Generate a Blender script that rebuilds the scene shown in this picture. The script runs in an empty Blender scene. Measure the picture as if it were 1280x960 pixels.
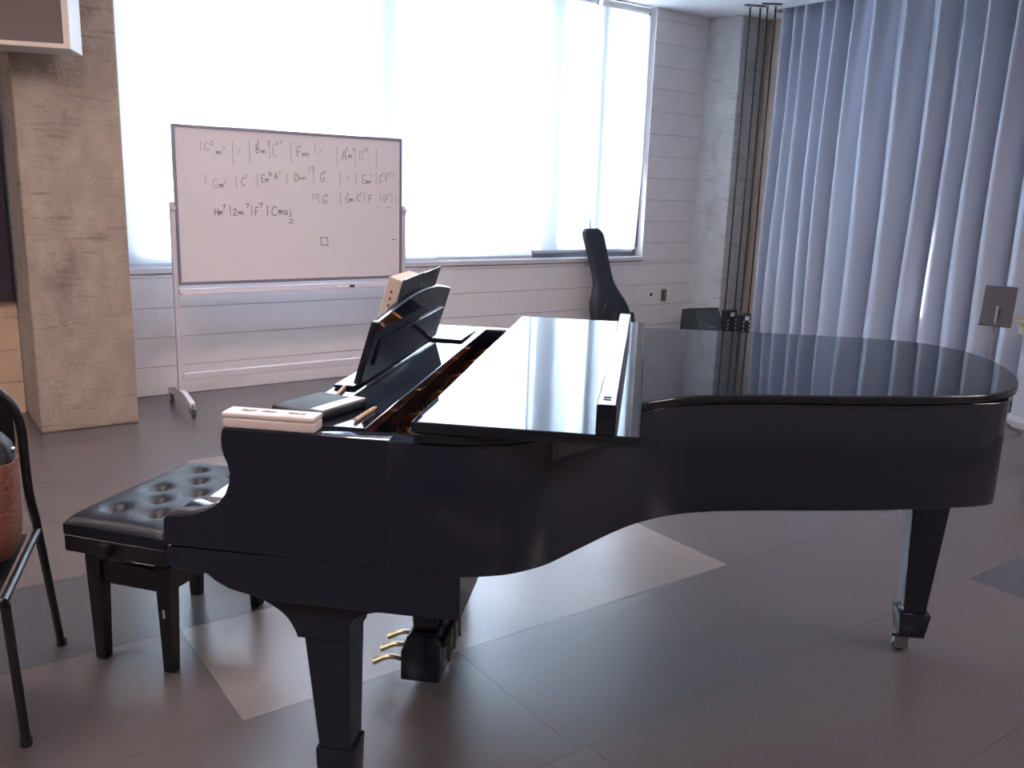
import bpy, bmesh, math, random
from mathutils import Vector, Matrix

random.seed(7)
scn = bpy.context.scene
COL = scn.collection

# ------------------------------------------------------------------ camera
FPX = 1102.2
CAM = Vector((0.99, -1.644, 1.479))
YAW, PIT, ROL = -0.145, 0.217, 0.033
_f = Vector((math.sin(YAW) * math.cos(PIT), math.cos(YAW) * math.cos(PIT), -math.sin(PIT)))
_r = Vector((math.cos(YAW), -math.sin(YAW), 0))
_u = _r.cross(_f)
r2 = _r * math.cos(ROL) + _u * math.sin(ROL)
u2 = -_r * math.sin(ROL) + _u * math.cos(ROL)
cd = bpy.data.cameras.new('camera')
cd.sensor_width = 36.0
cd.lens = FPX / 1280 * 36.0
cd.clip_start = 0.05
cam = bpy.data.objects.new('camera', cd)
COL.objects.link(cam)
M = Matrix((r2, u2, -_f)).transposed().to_4x4()
M.translation = CAM
cam.matrix_world = M
scn.camera = cam

# ------------------------------------------------------------------ sky, exposure
SKY = 22.0
world = bpy.data.worlds.new('overcast_sky')
scn.world = world
world.use_nodes = True
bg = world.node_tree.nodes['Background']
bg.inputs[0].default_value = (0.68, 0.83, 1.0, 1)
bg.inputs[1].default_value = SKY
# low sun outside, reaching the room only through the slits between the roller shades
sd = bpy.data.lights.new('sun', 'SUN')
sd.energy = 12.0
sd.angle = math.radians(0.6)
sd.color = (1.0, 0.97, 0.95)
sun = bpy.data.objects.new('sun', sd)
COL.objects.link(sun)
_a = math.radians(44.3)
_h = Vector((math.cos(_a), math.sin(_a), 0)) * 0.524 - Vector((-math.sin(_a), math.cos(_a), 0)) * 0.852
sun.rotation_euler = Vector((_h.x, _h.y, -math.tan(math.radians(8)))).to_track_quat('-Z', 'Y').to_euler()
vs = scn.view_settings
vs.view_transform = 'Standard'
vs.look = 'None'
vs.exposure = 0.12
vs.gamma = 1.0
vs.use_curve_mapping = False
LAMP = 36.0                       # radiance of the ceiling lamp diffusers
LAMP_COL = (1.0, 0.845, 0.81)

# ------------------------------------------------------------------ materials
MATS = {}


def mat(name, col, rough=0.5, metal=0.0, spec=0.5, noise=None, bump=None, rnoise=None, coat=0.0):
    """noise=(scale, colour2, contrast), bump=(scale, strength), rnoise=(scale, amount)"""
    if name in MATS:
        return MATS[name]
    m = bpy.data.materials.new(name)
    m.use_nodes = True
    nt = m.node_tree
    b = nt.nodes['Principled BSDF']
    b.distribution = 'GGX'
    b.inputs['Base Color'].default_value = (*col, 1)
    b.inputs['Roughness'].default_value = rough
    b.inputs['Metallic'].default_value = metal
    b.inputs['Specular IOR Level'].default_value = spec
    b.inputs['Coat Weight'].default_value = coat
    tc = nt.nodes.new('ShaderNodeTexCoord')

    def nz(scale, detail=4.0, stretch=None):
        n = nt.nodes.new('ShaderNodeTexNoise')
        n.inputs['Scale'].default_value = scale
        n.inputs['Detail'].default_value = detail
        if stretch:
            mp = nt.nodes.new('ShaderNodeMapping')
            mp.inputs['Scale'].default_value = stretch
            nt.links.new(tc.outputs['Object'], mp.inputs['Vector'])
            nt.links.new(mp.outputs[0], n.inputs['Vector'])
        else:
            nt.links.new(tc.outputs['Object'], n.inputs['Vector'])
        return n
    if noise:
        n = nz(noise[0], 5.0, noise[3] if len(noise) > 3 else None)
        cr = nt.nodes.new('ShaderNodeValToRGB')
        c = noise[2]
        cr.color_ramp.elements[0].position = 0.5 - c
        cr.color_ramp.elements[1].position = 0.5 + c
        cr.color_ramp.elements[0].color = (*col, 1)
        cr.color_ramp.elements[1].color = (*noise[1], 1)
        nt.links.new(n.outputs['Fac'], cr.inputs[0])
        nt.links.new(cr.outputs[0], b.inputs['Base Color'])
    if bump:
        n = nz(bump[0])
        bp = nt.nodes.new('ShaderNodeBump')
        bp.inputs['Strength'].default_value = bump[1]
        bp.inputs['Distance'].default_value = 0.01
        nt.links.new(n.outputs['Fac'], bp.inputs['Height'])
        nt.links.new(bp.outputs[0], b.inputs['Normal'])
    if False:
        n = nz(rnoise[0])
        mr = nt.nodes.new('ShaderNodeMapRange')
        mr.inputs['From Min'].default_value = 0.3
        mr.inputs['From Max'].default_value = 0.7
        mr.inputs['To Min'].default_value = max(0, rough - rnoise[1])
        mr.inputs['To Max'].default_value = rough + rnoise[1]
        nt.links.new(n.outputs['Fac'], mr.inputs[0])
        nt.links.new(mr.outputs[0], b.inputs['Roughness'])
    MATS[name] = m
    return m


def emit(name, col, strength):
    m = bpy.data.materials.new(name)
    m.use_nodes = True
    nt = m.node_tree
    nt.nodes.remove(nt.nodes['Principled BSDF'])
    e = nt.nodes.new('ShaderNodeEmission')
    e.inputs[0].default_value = (*col, 1)
    e.inputs[1].default_value = strength
    nt.links.new(e.outputs[0], nt.nodes['Material Output'].inputs[0])
    return m


def shade_mat():
    m = bpy.data.materials.new('shade_cloth')
    m.use_nodes = True
    nt = m.node_tree
    nt.nodes.remove(nt.nodes['Principled BSDF'])
    d = nt.nodes.new('ShaderNodeBsdfDiffuse')
    t = nt.nodes.new('ShaderNodeBsdfTranslucent')
    d.inputs[0].default_value = (0.80, 0.82, 0.86, 1)
    t.inputs[0].default_value = (0.80, 0.82, 0.86, 1)
    mx = nt.nodes.new('ShaderNodeMixShader')
    mx.inputs[0].default_value = 0.5
    nt.links.new(d.outputs[0], mx.inputs[1])
    nt.links.new(t.outputs[0], mx.inputs[2])
    nt.links.new(mx.outputs[0], nt.nodes['Material Output'].inputs[0])
    return m


BLACK = mat('piano_black', (0.012, 0.0145, 0.026), 0.06)
LIDBLK = mat('lid_black', (0.008, 0.010, 0.015), 0.03)
BLK_SATIN = mat('black_satin', (0.010, 0.010, 0.012), 0.32)
LEATHER = mat('black_leather', (0.010, 0.012, 0.018), 0.40, spec=0.3, bump=(160, 0.15))
BRONZE = mat('bronze_plate', (0.42, 0.17, 0.045), 0.30, 0.85)
BRASS = mat('brass', (0.60, 0.53, 0.34), 0.28, 1.0)
STEEL = mat('steel', (0.55, 0.55, 0.57), 0.25, 1.0)
CHROME = mat('chrome', (0.75, 0.75, 0.76), 0.15, 1.0)
ALU = mat('grey_aluminium', (0.62, 0.57, 0.61), 0.38, 0.15)
IVORY = mat('ivory_keys', (0.78, 0.74, 0.68), 0.25)
FELT = mat('red_felt', (0.32, 0.02, 0.03), 0.9)


def concrete(name, dark, mid, light):
    m = mat(name, mid, 0.85, bump=(42, 0.7))
    nt = m.node_tree
    b = nt.nodes['Principled BSDF']
    tc = [n for n in nt.nodes if n.type == 'TEX_COORD'][0]

    def layer(scale, stretch, lo, hi):
        mp = nt.nodes.new('ShaderNodeMapping')
        mp.inputs['Scale'].default_value = stretch
        n = nt.nodes.new('ShaderNodeTexNoise')
        n.inputs['Scale'].default_value = scale
        n.inputs['Detail'].default_value = 6
        r = nt.nodes.new('ShaderNodeMapRange')
        r.inputs[1].default_value = lo
        r.inputs[2].default_value = hi
        nt.links.new(tc.outputs['Object'], mp.inputs[0])
        nt.links.new(mp.outputs[0], n.inputs['Vector'])
        nt.links.new(n.outputs[0], r.inputs[0])
        return r

    def mixin(prev, col, fac):
        x = nt.nodes.new('ShaderNodeMix')
        x.data_type = 'RGBA'
        nt.links.new(fac.outputs[0], x.inputs[0])
        if isinstance(prev, tuple):
            x.inputs[6].default_value = (*prev, 1)
        else:
            nt.links.new(prev.outputs[2], x.inputs[6])
        x.inputs[7].default_value = (*col, 1)
        return x
    a = mixin(mid, light, layer(9.0, (1, 1, 0.6), 0.42, 0.68))
    a = mixin(a, dark, layer(4.0, (1.2, 1.2, 9.0), 0.56, 0.72))
    a = mixin(a, tuple(c * 0.7 for c in dark), layer(3.0, (1.0, 1.0, 0.5), 0.60, 0.78))
    a = mixin(a, tuple(c * 1.15 for c in light), layer(40.0, (1, 1, 3), 0.58, 0.75))
    nt.links.new(a.outputs[2], b.inputs['Base Color'])
    return m


CONC = concrete('raw_concrete', (0.19, 0.145, 0.12), (0.29, 0.225, 0.185), (0.36, 0.285, 0.235))
CONC2 = concrete('grey_concrete', (0.36, 0.36, 0.37), (0.47, 0.47, 0.48), (0.55, 0.55, 0.56))
PAINT = mat('painted_block', (0.70, 0.655, 0.66), 0.40, noise=(7.0, (0.75, 0.70, 0.70), 0.2), bump=(70, 0.25))
MORTAR = mat('painted_mortar', (0.40, 0.345, 0.335), 0.7)
TAN2 = mat('darker_tan_block', (0.40, 0.30, 0.24), 0.5, noise=(7.0, (0.44, 0.335, 0.27), 0.2), bump=(70, 0.25))  # darker, less orange tan for the right wall blocks
TAN = mat('tan_block', (0.56, 0.40, 0.28), 0.5, noise=(7.0, (0.62, 0.45, 0.32), 0.2), bump=(70, 0.25))
CEIL = mat('ceiling_white', (0.95, 0.95, 0.96), 0.8)
DARKWALL = mat('back_wall_paint', (0.22, 0.185, 0.175), 0.8)
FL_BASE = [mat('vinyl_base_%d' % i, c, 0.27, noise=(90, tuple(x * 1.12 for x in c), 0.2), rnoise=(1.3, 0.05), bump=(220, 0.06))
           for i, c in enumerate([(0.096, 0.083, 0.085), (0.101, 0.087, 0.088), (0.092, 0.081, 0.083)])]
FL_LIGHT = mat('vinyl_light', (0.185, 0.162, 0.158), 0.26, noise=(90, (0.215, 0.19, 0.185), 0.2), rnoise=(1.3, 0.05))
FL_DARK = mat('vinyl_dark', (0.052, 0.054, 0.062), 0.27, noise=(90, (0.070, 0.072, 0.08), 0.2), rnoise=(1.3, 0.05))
SUBFLOOR = mat('floor_screed', (0.09, 0.08, 0.08), 0.8)
WHITEBOARD = mat('whiteboard_enamel', (0.66, 0.605, 0.625), 0.35)
INK = mat('marker_ink', (0.05, 0.042, 0.048), 0.6)
INK_FAINT = mat('faint_marker_ink', (0.25, 0.21, 0.22), 0.6)
CURTAIN = mat('grey_curtain', (0.42, 0.45, 0.54), 0.75, bump=(300, 0.1))
SHADE = shade_mat()
FRAME = mat('window_frame_grey', (0.10, 0.11, 0.125), 0.5)
WHITEPL = mat('white_plastic', (0.72, 0.70, 0.68), 0.4)
PINKPL = mat('frosted_plastic', (0.72, 0.60, 0.57), 0.35)
CREAM = mat('book_paper', (0.74, 0.62, 0.52), 0.8)
COVER = mat('book_cover', (0.045, 0.05, 0.058), 0.35)
PENCIL = mat('pencil_wood', (0.62, 0.44, 0.28), 0.5)
ORANGE = mat('tan_leather', (0.25, 0.09, 0.05), 0.6, noise=(60, (0.18, 0.06, 0.035), 0.2), bump=(90, 0.8))
NYLON = mat('black_nylon', (0.012, 0.015, 0.022), 0.55, bump=(200, 0.2))
GRILLE = mat('brown_grille', (0.15, 0.115, 0.11), 0.9, bump=(400, 0.4))
SPKWHITE = mat('speaker_white', (0.66, 0.64, 0.63), 0.5)
PURPLE = mat('dark_panel', (0.030, 0.020, 0.035), 0.8)
WOOD = mat('pale_wood', (0.52, 0.40, 0.24), 0.45, noise=(8, (0.44, 0.33, 0.19), 0.2, (1, 1, 8)))
CABLE = mat('black_cable', (0.010, 0.012, 0.014), 0.6)
STANDGREY = mat('stand_grey', (0.055, 0.05, 0.058), 0.55)


# ------------------------------------------------------------------ mesh helpers
def box(bm, x0, x1, y0, y1, z0, z1):
    v = [bm.verts.new(p) for p in ((x0, y0, z0), (x1, y0, z0), (x1, y1, z0), (x0, y1, z0),
                                   (x0, y0, z1), (x1, y0, z1), (x1, y1, z1), (x0, y1, z1))]
    for f in ((3, 2, 1, 0), (4, 5, 6, 7), (0, 1, 5, 4), (1, 2, 6, 5), (2, 3, 7, 6), (3, 0, 4, 7)):
        bm.faces.new([v[i] for i in f])
    return v


def taper(bm, c0, h0, z0, c1, h1, z1):
    """tapered square post from centre c0 / half sizes h0 at z0 to c1 / h1 at z1"""
    v = []
    for (c, h, z) in ((c0, h0, z0), (c1, h1, z1)):
        for sx, sy in ((-1, -1), (1, -1), (1, 1), (-1, 1)):
            v.append(bm.verts.new((c[0] + sx * h[0], c[1] + sy * h[1], z)))
    for f in ((3, 2, 1, 0), (4, 5, 6, 7), (0, 1, 5, 4), (1, 2, 6, 5), (2, 3, 7, 6), (3, 0, 4, 7)):
        bm.faces.new([v[i] for i in f])


def prism(bm, pts, a, b, axis='z'):
    """extrude polygon: axis z -> pts (x,y); axis y -> pts (x,z); axis x -> pts (y,z)"""
    def P(p, t):
        return {'z': (p[0], p[1], t), 'y': (p[0], t, p[1]), 'x': (t, p[0], p[1])}[axis]
    A = [bm.verts.new(P(p, a)) for p in pts]
    B = [bm.verts.new(P(p, b)) for p in pts]
    n = len(pts)
    bm.faces.new(A)
    bm.faces.new(list(reversed(B)))
    for i in range(n):
        bm.faces.new((A[i], B[i], B[(i + 1) % n], A[(i + 1) % n]))


def tube(bm, pts, rad, seg=10, cap=True, flat=1.0):
    pts = [Vector(p) for p in pts]
    rads = rad if isinstance(rad, (list, tuple)) else [rad] * len(pts)
    rings = []
    prev = None
    for i, p in enumerate(pts):
        t = (pts[min(i + 1, len(pts) - 1)] - pts[max(i - 1, 0)]).normalized()
        if prev is None:
            a = Vector((0, 0, 1)) if abs(t.z) < 0.9 else Vector((1, 0, 0))
            n = t.cross(a).normalized()
        else:
            n = (prev - t * prev.dot(t)).normalized()
        prev = n
        b = t.cross(n)
        rings.append([bm.verts.new(p + (n * math.cos(2 * math.pi * k / seg) + b * math.sin(2 * math.pi * k / seg) * flat) * rads[i])
                      for k in range(seg)])
    for i in range(len(rings) - 1):
        for k in range(seg):
            bm.faces.new((rings[i][k], rings[i][(k + 1) % seg], rings[i + 1][(k + 1) % seg], rings[i + 1][k]))
    if cap:
        bm.faces.new(list(reversed(rings[0])))
        bm.faces.new(rings[-1])


def cyl(bm, c, rad, h, axis='z', seg=20):
    c = Vector(c)
    d = {'x': Vector((1, 0, 0)), 'y': Vector((0, 1, 0)), 'z': Vector((0, 0, 1))}[axis]
    tube(bm, [c - d * h / 2, c + d * h / 2], rad, seg)


def bevel(bm, w, seg=2):
    bm.normal_update()
    es = [e for e in bm.edges if len(e.link_faces) == 2 and e.calc_face_angle(0) > 0.6]
    if es:
        bmesh.ops.bevel(bm, geom=es, offset=w, segments=seg, affect='EDGES', profile=0.5)


def spline(pts, n=6, closed=False):
    out = []
    m = len(pts)
    rng = range(m) if closed else range(m - 1)
    for i in rng:
        p0 = pts[(i - 1) % m] if (closed or i > 0) else pts[0]
        p1 = pts[i]
        p2 = pts[(i + 1) % m]
        p3 = pts[(i + 2) % m] if (closed or i + 2 < m) else pts[-1]
        for k in range(n):
            t = k / n
            out.append(tuple(0.5 * ((2 * p1[j]) + (-p0[j] + p2[j]) * t + (2 * p0[j] - 5 * p1[j] + 4 * p2[j] - p3[j]) * t * t
                                    + (-p0[j] + 3 * p1[j] - 3 * p2[j] + p3[j]) * t ** 3) for j in range(len(p1))))
    if not closed:
        out.append(tuple(pts[-1]))
    return out


def mesh_of(name, bm, m, smooth=None):
    bmesh.ops.recalc_face_normals(bm, faces=bm.faces[:])
    me = bpy.data.meshes.new(name)
    bm.to_mesh(me)
    bm.free()
    if m:
        me.materials.append(m)
    if smooth is not None:
        me.set_sharp_from_angle(angle=math.radians(smooth))
        me.polygons.foreach_set('use_smooth', [p.area < 0.02 and p.loop_total < 7 for p in me.polygons])
    return me


def link(name, me, parent=None, loc=None, rotz=0.0):
    o = bpy.data.objects.new(name, me)
    COL.objects.link(o)
    if parent is not None:
        o.parent = parent
    if loc is not None:
        o.location = loc
    o.rotation_euler = (0, 0, rotz)
    return o


def part(name, bm, m, parent, smooth=None, loc=None, label=None, kind=None):
    """parts are modelled in their thing's own frame"""
    o = link(name, mesh_of(name, bm, m, smooth), parent, loc)
    if label:
        o['label'] = label
    if kind:
        o['kind'] = kind
    return o


def thing(name, label, cat, loc=(0, 0, 0), rotz=0.0, group=None):
    o = link(name, None, None, loc, rotz)
    o.empty_display_size = 0.1
    return tag(o, label, cat, group)


def tag(o, label, cat, group=None):
    o['label'] = label
    o['category'] = cat
    if group:
        o['group'] = group
    return o


# room frame: s runs along the window wall, n out through the window, origin on the floor at the wall's left end
ANG = math.radians(44.3)
P0 = Vector((-2.386, 3.808, 0))
DS = Vector((math.cos(ANG), math.sin(ANG), 0))
DN = Vector((-math.sin(ANG), math.cos(ANG), 0))


def RW(s, n, z=0.0):
    return P0 + DS * s + DN * n + Vector((0, 0, z))


CEIL_Z = 3.15


def structure(name, bm, m, label=None, smooth=None):
    o = link(name, mesh_of(name, bm, m, smooth), None, P0, ANG)
    o['kind'] = 'structure'
    if label:
        o['label'] = label
    return o


# ================================================================== ROOM
S_LEFT, S_RIGHT, N_BACK = -5.2, 5.85, -9.3
bm = bmesh.new()
box(bm, S_LEFT, S_RIGHT + 0.2, N_BACK, 0.35, -0.12, -0.004)
floor = structure('floor', bm, SUBFLOOR, 'grey brown vinyl floor with light and dark rectangular inlays')

PITCH = 0.617
ROW0 = -4.05                     # a joint line between rows
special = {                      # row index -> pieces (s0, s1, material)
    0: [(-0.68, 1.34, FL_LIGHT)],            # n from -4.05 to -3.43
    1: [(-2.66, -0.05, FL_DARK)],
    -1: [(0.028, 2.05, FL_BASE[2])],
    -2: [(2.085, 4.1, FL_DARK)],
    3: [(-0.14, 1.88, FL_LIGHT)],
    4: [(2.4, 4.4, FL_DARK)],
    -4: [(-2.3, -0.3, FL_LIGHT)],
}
r_lo = math.ceil((N_BACK - ROW0) / PITCH)
r_hi = int((0.0 - ROW0) / PITCH)
for r in range(r_lo - 1, r_hi + 1):
    n0 = max(N_BACK, ROW0 + r * PITCH)
    n1 = min(0.0, n0 + PITCH if r >= r_lo else ROW0 + (r + 1) * PITCH)
    sp = special.get(r, [])
    cuts = []
    s = S_LEFT
    for (a, b, m) in sp:
        k = a
        while k > S_LEFT:
            cuts.append((max(S_LEFT, k - 2.02), k, FL_BASE[len(cuts) % 3]))
            k -= 2.02
        cuts.append((a, b, m))
        k = b
        while k < S_RIGHT:
            cuts.append((k, min(S_RIGHT, k + 2.02), FL_BASE[(len(cuts) + 1) % 3]))
            k += 2.02
    if not sp:
        k = S_LEFT - ((r * 0.77) % 2.02)
        while k < S_RIGHT:
            if k + 2.02 > S_LEFT:
                cuts.append((max(S_LEFT, k), min(S_RIGHT, k + 2.02), FL_BASE[(r + len(cuts)) % 3]))
            k += 2.02
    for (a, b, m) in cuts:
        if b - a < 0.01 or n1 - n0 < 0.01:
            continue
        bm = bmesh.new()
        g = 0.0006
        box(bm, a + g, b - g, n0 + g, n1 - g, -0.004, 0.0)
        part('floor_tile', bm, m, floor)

# ceiling
bm = bmesh.new()
box(bm, S_LEFT, 5.5, N_BACK, 0.35, CEIL_Z, CEIL_Z + 0.15)
box(bm, 5.5, S_RIGHT + 0.2, -0.60, 0.35, CEIL_Z, CEIL_Z + 0.15)
POCKET = CEIL_Z + 0.55              # recess the curtain hangs in
box(bm, 5.48, S_RIGHT + 0.2, N_BACK, -0.58, POCKET, POCKET + 0.1)
box(bm, 5.48, 5.5, N_BACK, -0.60, CEIL_Z + 0.15, POCKET)
box(bm, 5.5, S_RIGHT + 0.2, -0.60, -0.58, CEIL_Z + 0.15, POCKET)
structure('ceiling', bm, CEIL, 'white ceiling')

WIN_S0, WIN_S1, SILL = -0.12, 4.66, 0.885
# window wall: mortar core under and beside the opening
bm = bmesh.new()
box(bm, -0.16, 5.85, 0.006, 0.30, 0, SILL - 0.045)
box(bm, WIN_S1, 5.85, 0.006, 0.30, SILL - 0.045, CEIL_Z)
wall_window = structure('wall_window', bm, MORTAR, 'painted concrete block wall under the shaded windows')

CH, CL = 0.2035, 0.406
_block_cache = {}


def block(parent, axis, a0, a1, z0, z1, face, depth=0.05, m=PAINT, sign=1):
    """one block, exposed face at `face` (n for axis s, s for axis n), recessed joints"""
    L, H = round(a1 - a0, 3), round(z1 - z0, 3)
    key = (axis, L, H, m.name, sign)
    if key not in _block_cache:
        b = bmesh.new()
        g = 0.0024
        if axis == 's':
            box(b, 0.0004, L - 0.0004, 0, depth, g, H - g)
        else:
            if sign > 0:
                box(b, 0, depth, g, L - g, g, H - g)
            else:
                box(b, -depth, 0, g, L - g, g, H - g)
        bevel(b, 0.0008, 1)
        _block_cache[key] = mesh_of('block', b, m)
    loc = (a0, face, z0) if axis == 's' else (face, a0, z0)
    return link('block', _block_cache[key], parent, loc)


def block_field(parent, axis, a0, a1, z0, z1, face, sign=1, phase=0.0, m=PAINT):
    r = 0
    z = 0.0
    while z < z1 - 0.01:
        zt = min(z + CH, z1)
        zb = max(z, z0)
        if zt - zb > 0.02:
            a = a0 - ((phase + (r % 2) * CL / 2) % CL)
            while a < a1 - 0.01:
                b0, b1 = max(a, a0), min(a + CL, a1)
                if b1 - b0 > 0.02:
                    block(parent, axis, b0, b1, zb, zt, face, sign=sign, m=m)
                a += CL
        z += CH
        r += 1


block_field(wall_window, 's', -0.16, 5.36, 0.0, SILL - 0.045, 0.0, phase=0.11)
block_field(wall_window, 's', WIN_S1, 5.36, SILL - 0.045, CEIL_Z, 0.0, phase=0.06)

# sill
bm = bmesh.new()
box(bm, WIN_S0, WIN_S1, -0.015, 0.26, SILL - 0.04, SILL)
bevel(bm, 0.004, 2)
o = structure('trim_1', bm, mat('sill_paint', (0.55, 0.52, 0.53), 0.4), 'pale painted window sill')

# left wall (set forward a little) and its blocks
bm = bmesh.new()
box(bm, S_LEFT, -0.72, -0.094, 0.30, 0, CEIL_Z)
wall_left_front = structure('wall_front', bm, MORTAR, 'tan painted block wall beside the brown concrete pillar')
block_field(wall_left_front, 's', -2.4, -0.705, 0.0, CEIL_Z, -0.1, phase=0.2, m=TAN)
# right wall
bm = bmesh.new()
box(bm, S_RIGHT + 0.006, S_RIGHT + 0.2, N_BACK, -0.6, 0, CEIL_Z + 0.55)
box(bm, S_RIGHT + 0.006, S_RIGHT + 0.2, -0.6, 0.35, 0, CEIL_Z)
wall_right = structure('wall_right', bm, MORTAR, 'tan block wall behind the grey curtain')
block_field(wall_right, 'n', -1.2, -0.3, 0.0, CEIL_Z, S_RIGHT, sign=1, phase=0.1, m=TAN2)
# walls behind the camera
bm = bmesh.new()
box(bm, S_LEFT - 0.2, S_RIGHT + 0.2, N_BACK - 0.2, N_BACK, 0, CEIL_Z + 0.65)
structure('wall_back', bm, DARKWALL, 'dim painted back wall')
bm = bmesh.new()
box(bm, S_LEFT - 0.2, S_LEFT, N_BACK, 0.35, 0, CEIL_Z)
structure('wall_left', bm, DARKWALL, 'dim painted side wall')

# concrete pillars
bm = bmesh.new()
box(bm, -0.70, -0.16, -0.66, 0.29, 0, CEIL_Z)
bevel(bm, 0.012, 2)
structure('pillar_left', bm, CONC, 'rough brown board marked concrete pillar beside the whiteboard')
bm = bmesh.new()
prism(bm, [(5.34, 0.0), (5.49, -0.30), (5.85, -0.30), (5.85, 0.0)], 0, CEIL_Z)
bevel(bm, 0.008, 2)
structure('pillar_right', bm, CONC2, 'grey concrete pillar in the room corner behind hanging cables')

# window: outer frame, mullions, added light-blocking piers, glass
win = link('window_1', None, None, P0, ANG)
win['kind'] = 'structure'
win['label'] = 'wide window band behind translucent roller shades'
bm = bmesh.new()
box(bm, WIN_S0, WIN_S1, 0.10, 0.19, SILL, SILL + 0.09)
box(bm, WIN_S0, WIN_S1, 0.13, 0.19, CEIL_Z - 0.06, CEIL_Z)
box(bm, WIN_S0, WIN_S0 + 0.06, 0.13, 0.19, SILL + 0.09, CEIL_Z - 0.06)
box(bm, WIN_S1 - 0.05, WIN_S1, 0.075, 0.19, SILL + 0.09, CEIL_Z - 0.06)
part('window_frame', bm, FRAME, win)
for (a, b) in ((4.035, 4.17),):
    bm = bmesh.new()
    box(bm, a, b, 0.10 if b - a > 0.1 else 0.15, 0.19, SILL + 0.09, CEIL_Z - 0.06)
    part('mullion', bm, FRAME, win)
for (a, b, n) in ((-0.06, 0.10, 0.13), (0.72, 1.02, 0.12), (1.74, 2.10, 0.12), (3.38, 3.68, 0.12), (4.17, 4.37, 0.60)):  # unseen piers added to dim bands of the shades; the last blocks the sun
    bm = bmesh.new()
    if n < 0.5:
        box(bm, a, b, n, n + 0.18, SILL + 0.09, CEIL_Z - 0.06)
    else:
        box(bm, a, b, n, n + 0.18, -0.1, CEIL_Z + 0.15)
    part('light_block_pier', bm, CONC2, win)
glassm = bpy.data.materials.new('window_glass')
glassm.use_nodes = True
_nt = glassm.node_tree
_nt.nodes.remove(_nt.nodes['Principled BSDF'])
_t = _nt.nodes.new('ShaderNodeBsdfTransparent')
_t.inputs[0].default_value = (0.93, 0.95, 0.96, 1)
_g = _nt.nodes.new('ShaderNodeBsdfGlossy')
_g.inputs['Roughness'].default_value = 0.02
_mx = _nt.nodes.new('ShaderNodeMixShader')
_mx.inputs[0].default_value = 0.06
_nt.links.new(_t.outputs[0], _mx.inputs[1])
_nt.links.new(_g.outputs[0], _mx.inputs[2])
_nt.links.new(_mx.outputs[0], _nt.nodes['Material Output'].inputs[0])
for (a, b) in ((0.10, 0.72), (1.02, 1.74), (2.10, 3.38), (3.68, 4.035), (4.17, 4.61)):
    bm = bmesh.new()
    box(bm, a, b, 0.155, 0.161, SILL + 0.09, CEIL_Z - 0.06)
    part('pane', bm, glassm, win)


# roller shades: each its own thing
def roller_shade(label, s0, s1, zb, n, curl_r=0.0, curl_l=0.0):
    t = thing('roller_shade', label, 'shade', RW((s0 + s1) / 2, n, zb), ANG, 'roller shades on the windows')
    w = (s1 - s0) / 2
    H = CEIL_Z - 0.07 - zb
    bm = bmesh.new()
    nz = 24
    grid = []
    for k in range(nz + 1):
        z = H * k / nz
        q = max(0.0, 1 - z / 0.85)
        xl = -w + curl_l * q
        xr = w - curl_r * q
        row = []
        for j in range(9):
            x = xl + (xr - xl) * j / 8
            y = 0.006 * math.sin(j * 0.9 + s0) * (1 - k / nz) - (0.03 * q * (j / 8) ** 4 if curl_r else 0)
            row.append(bm.verts.new((x, y, z)))
        grid.append(row)
    for k in range(nz):
        for j in range(8):
            bm.faces.new((grid[k][j], grid[k][j + 1], grid[k + 1][j + 1], grid[k + 1][j]))
    part('shade_cloth', bm, SHADE, t, 60)
    bm = bmesh.new()
    box(bm, -w + curl_l, w - curl_r, -0.006, 0.006, -0.022, 0.002)
    part('hem_bar', bm, mat('hem_grey', (0.45, 0.47, 0.52), 0.5), t)
    bm = bmesh.new()
    cyl(bm, (0, 0.004, H + 0.03), 0.03, 2 * w - 0.09, 'x', 16)
    part('roller', bm, WHITEPL, t, 40)
    return t


roller_shade('translucent roller shade beside the brown concrete pillar', WIN_S0 + 0.01, 0.70, 0.908, 0.055)
roller_shade('wide translucent roller shade behind the whiteboard', 0.68, 2.385, 0.908, 0.035)
roller_shade('broad bright roller shade between the whiteboard and the narrow shade', 2.365, 3.365, 0.912, 0.055)
roller_shade('narrow bluish roller shade between the broad one and the gig bag neck', 3.345, 3.998, 0.955, 0.035)
roller_shade('translucent roller shade with curled lower edges above the gig bag', 3.984, 4.645, 0.955, 0.055, curl_r=0.075, curl_l=0.075)


# ceiling lamps (behind and beside the camera)
DIFF = emit('lamp_diffuser', LAMP_COL, LAMP)
CEILING_FILL = emit('ceiling_fill_glow', LAMP_COL, LAMP * 0.8)  # glow on the lamp tops, added to brighten the ceiling


def ceiling_light(s, n, label):
    t = thing('ceiling_light', label, 'lamp', RW(s, n, CEIL_Z - 0.34), ANG, 'ceiling lamp panels')
    bm = bmesh.new()
    box(bm, -0.62, 0.62, -0.15, 0.15, 0.012, 0.05)
    part('housing', bm, SPKWHITE, t)
    bm = bmesh.new()
    box(bm, -0.58, 0.58, -0.13, 0.13, 0.0, 0.0115)
    part('diffuser', bm, DIFF, t)
    bm = bmesh.new()
    box(bm, -0.58, 0.58, -0.11, 0.11, 0.0505, 0.056)
    part('ceiling_fill', bm, CEILING_FILL, t)
    for x in (-0.5, 0.5):
        bm = bmesh.new()
        tube(bm, [(x, 0, 0.0565), (x, 0, 0.3395)], 0.004, 6)
        part('suspension_rod', bm, STEEL, t)


for (s, n) in ((-3.2, -2.2), (-1.5, -3.2), (1.0, -2.7), (-3.2, -5.2), (-0.6, -7.6), (2.5, -6.6), (3.4, -8.2)):  # the last two are added to brighten the foreground floor
    ceiling_light(s, n, 'long warm white lamp panel hanging under the ceiling')

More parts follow.
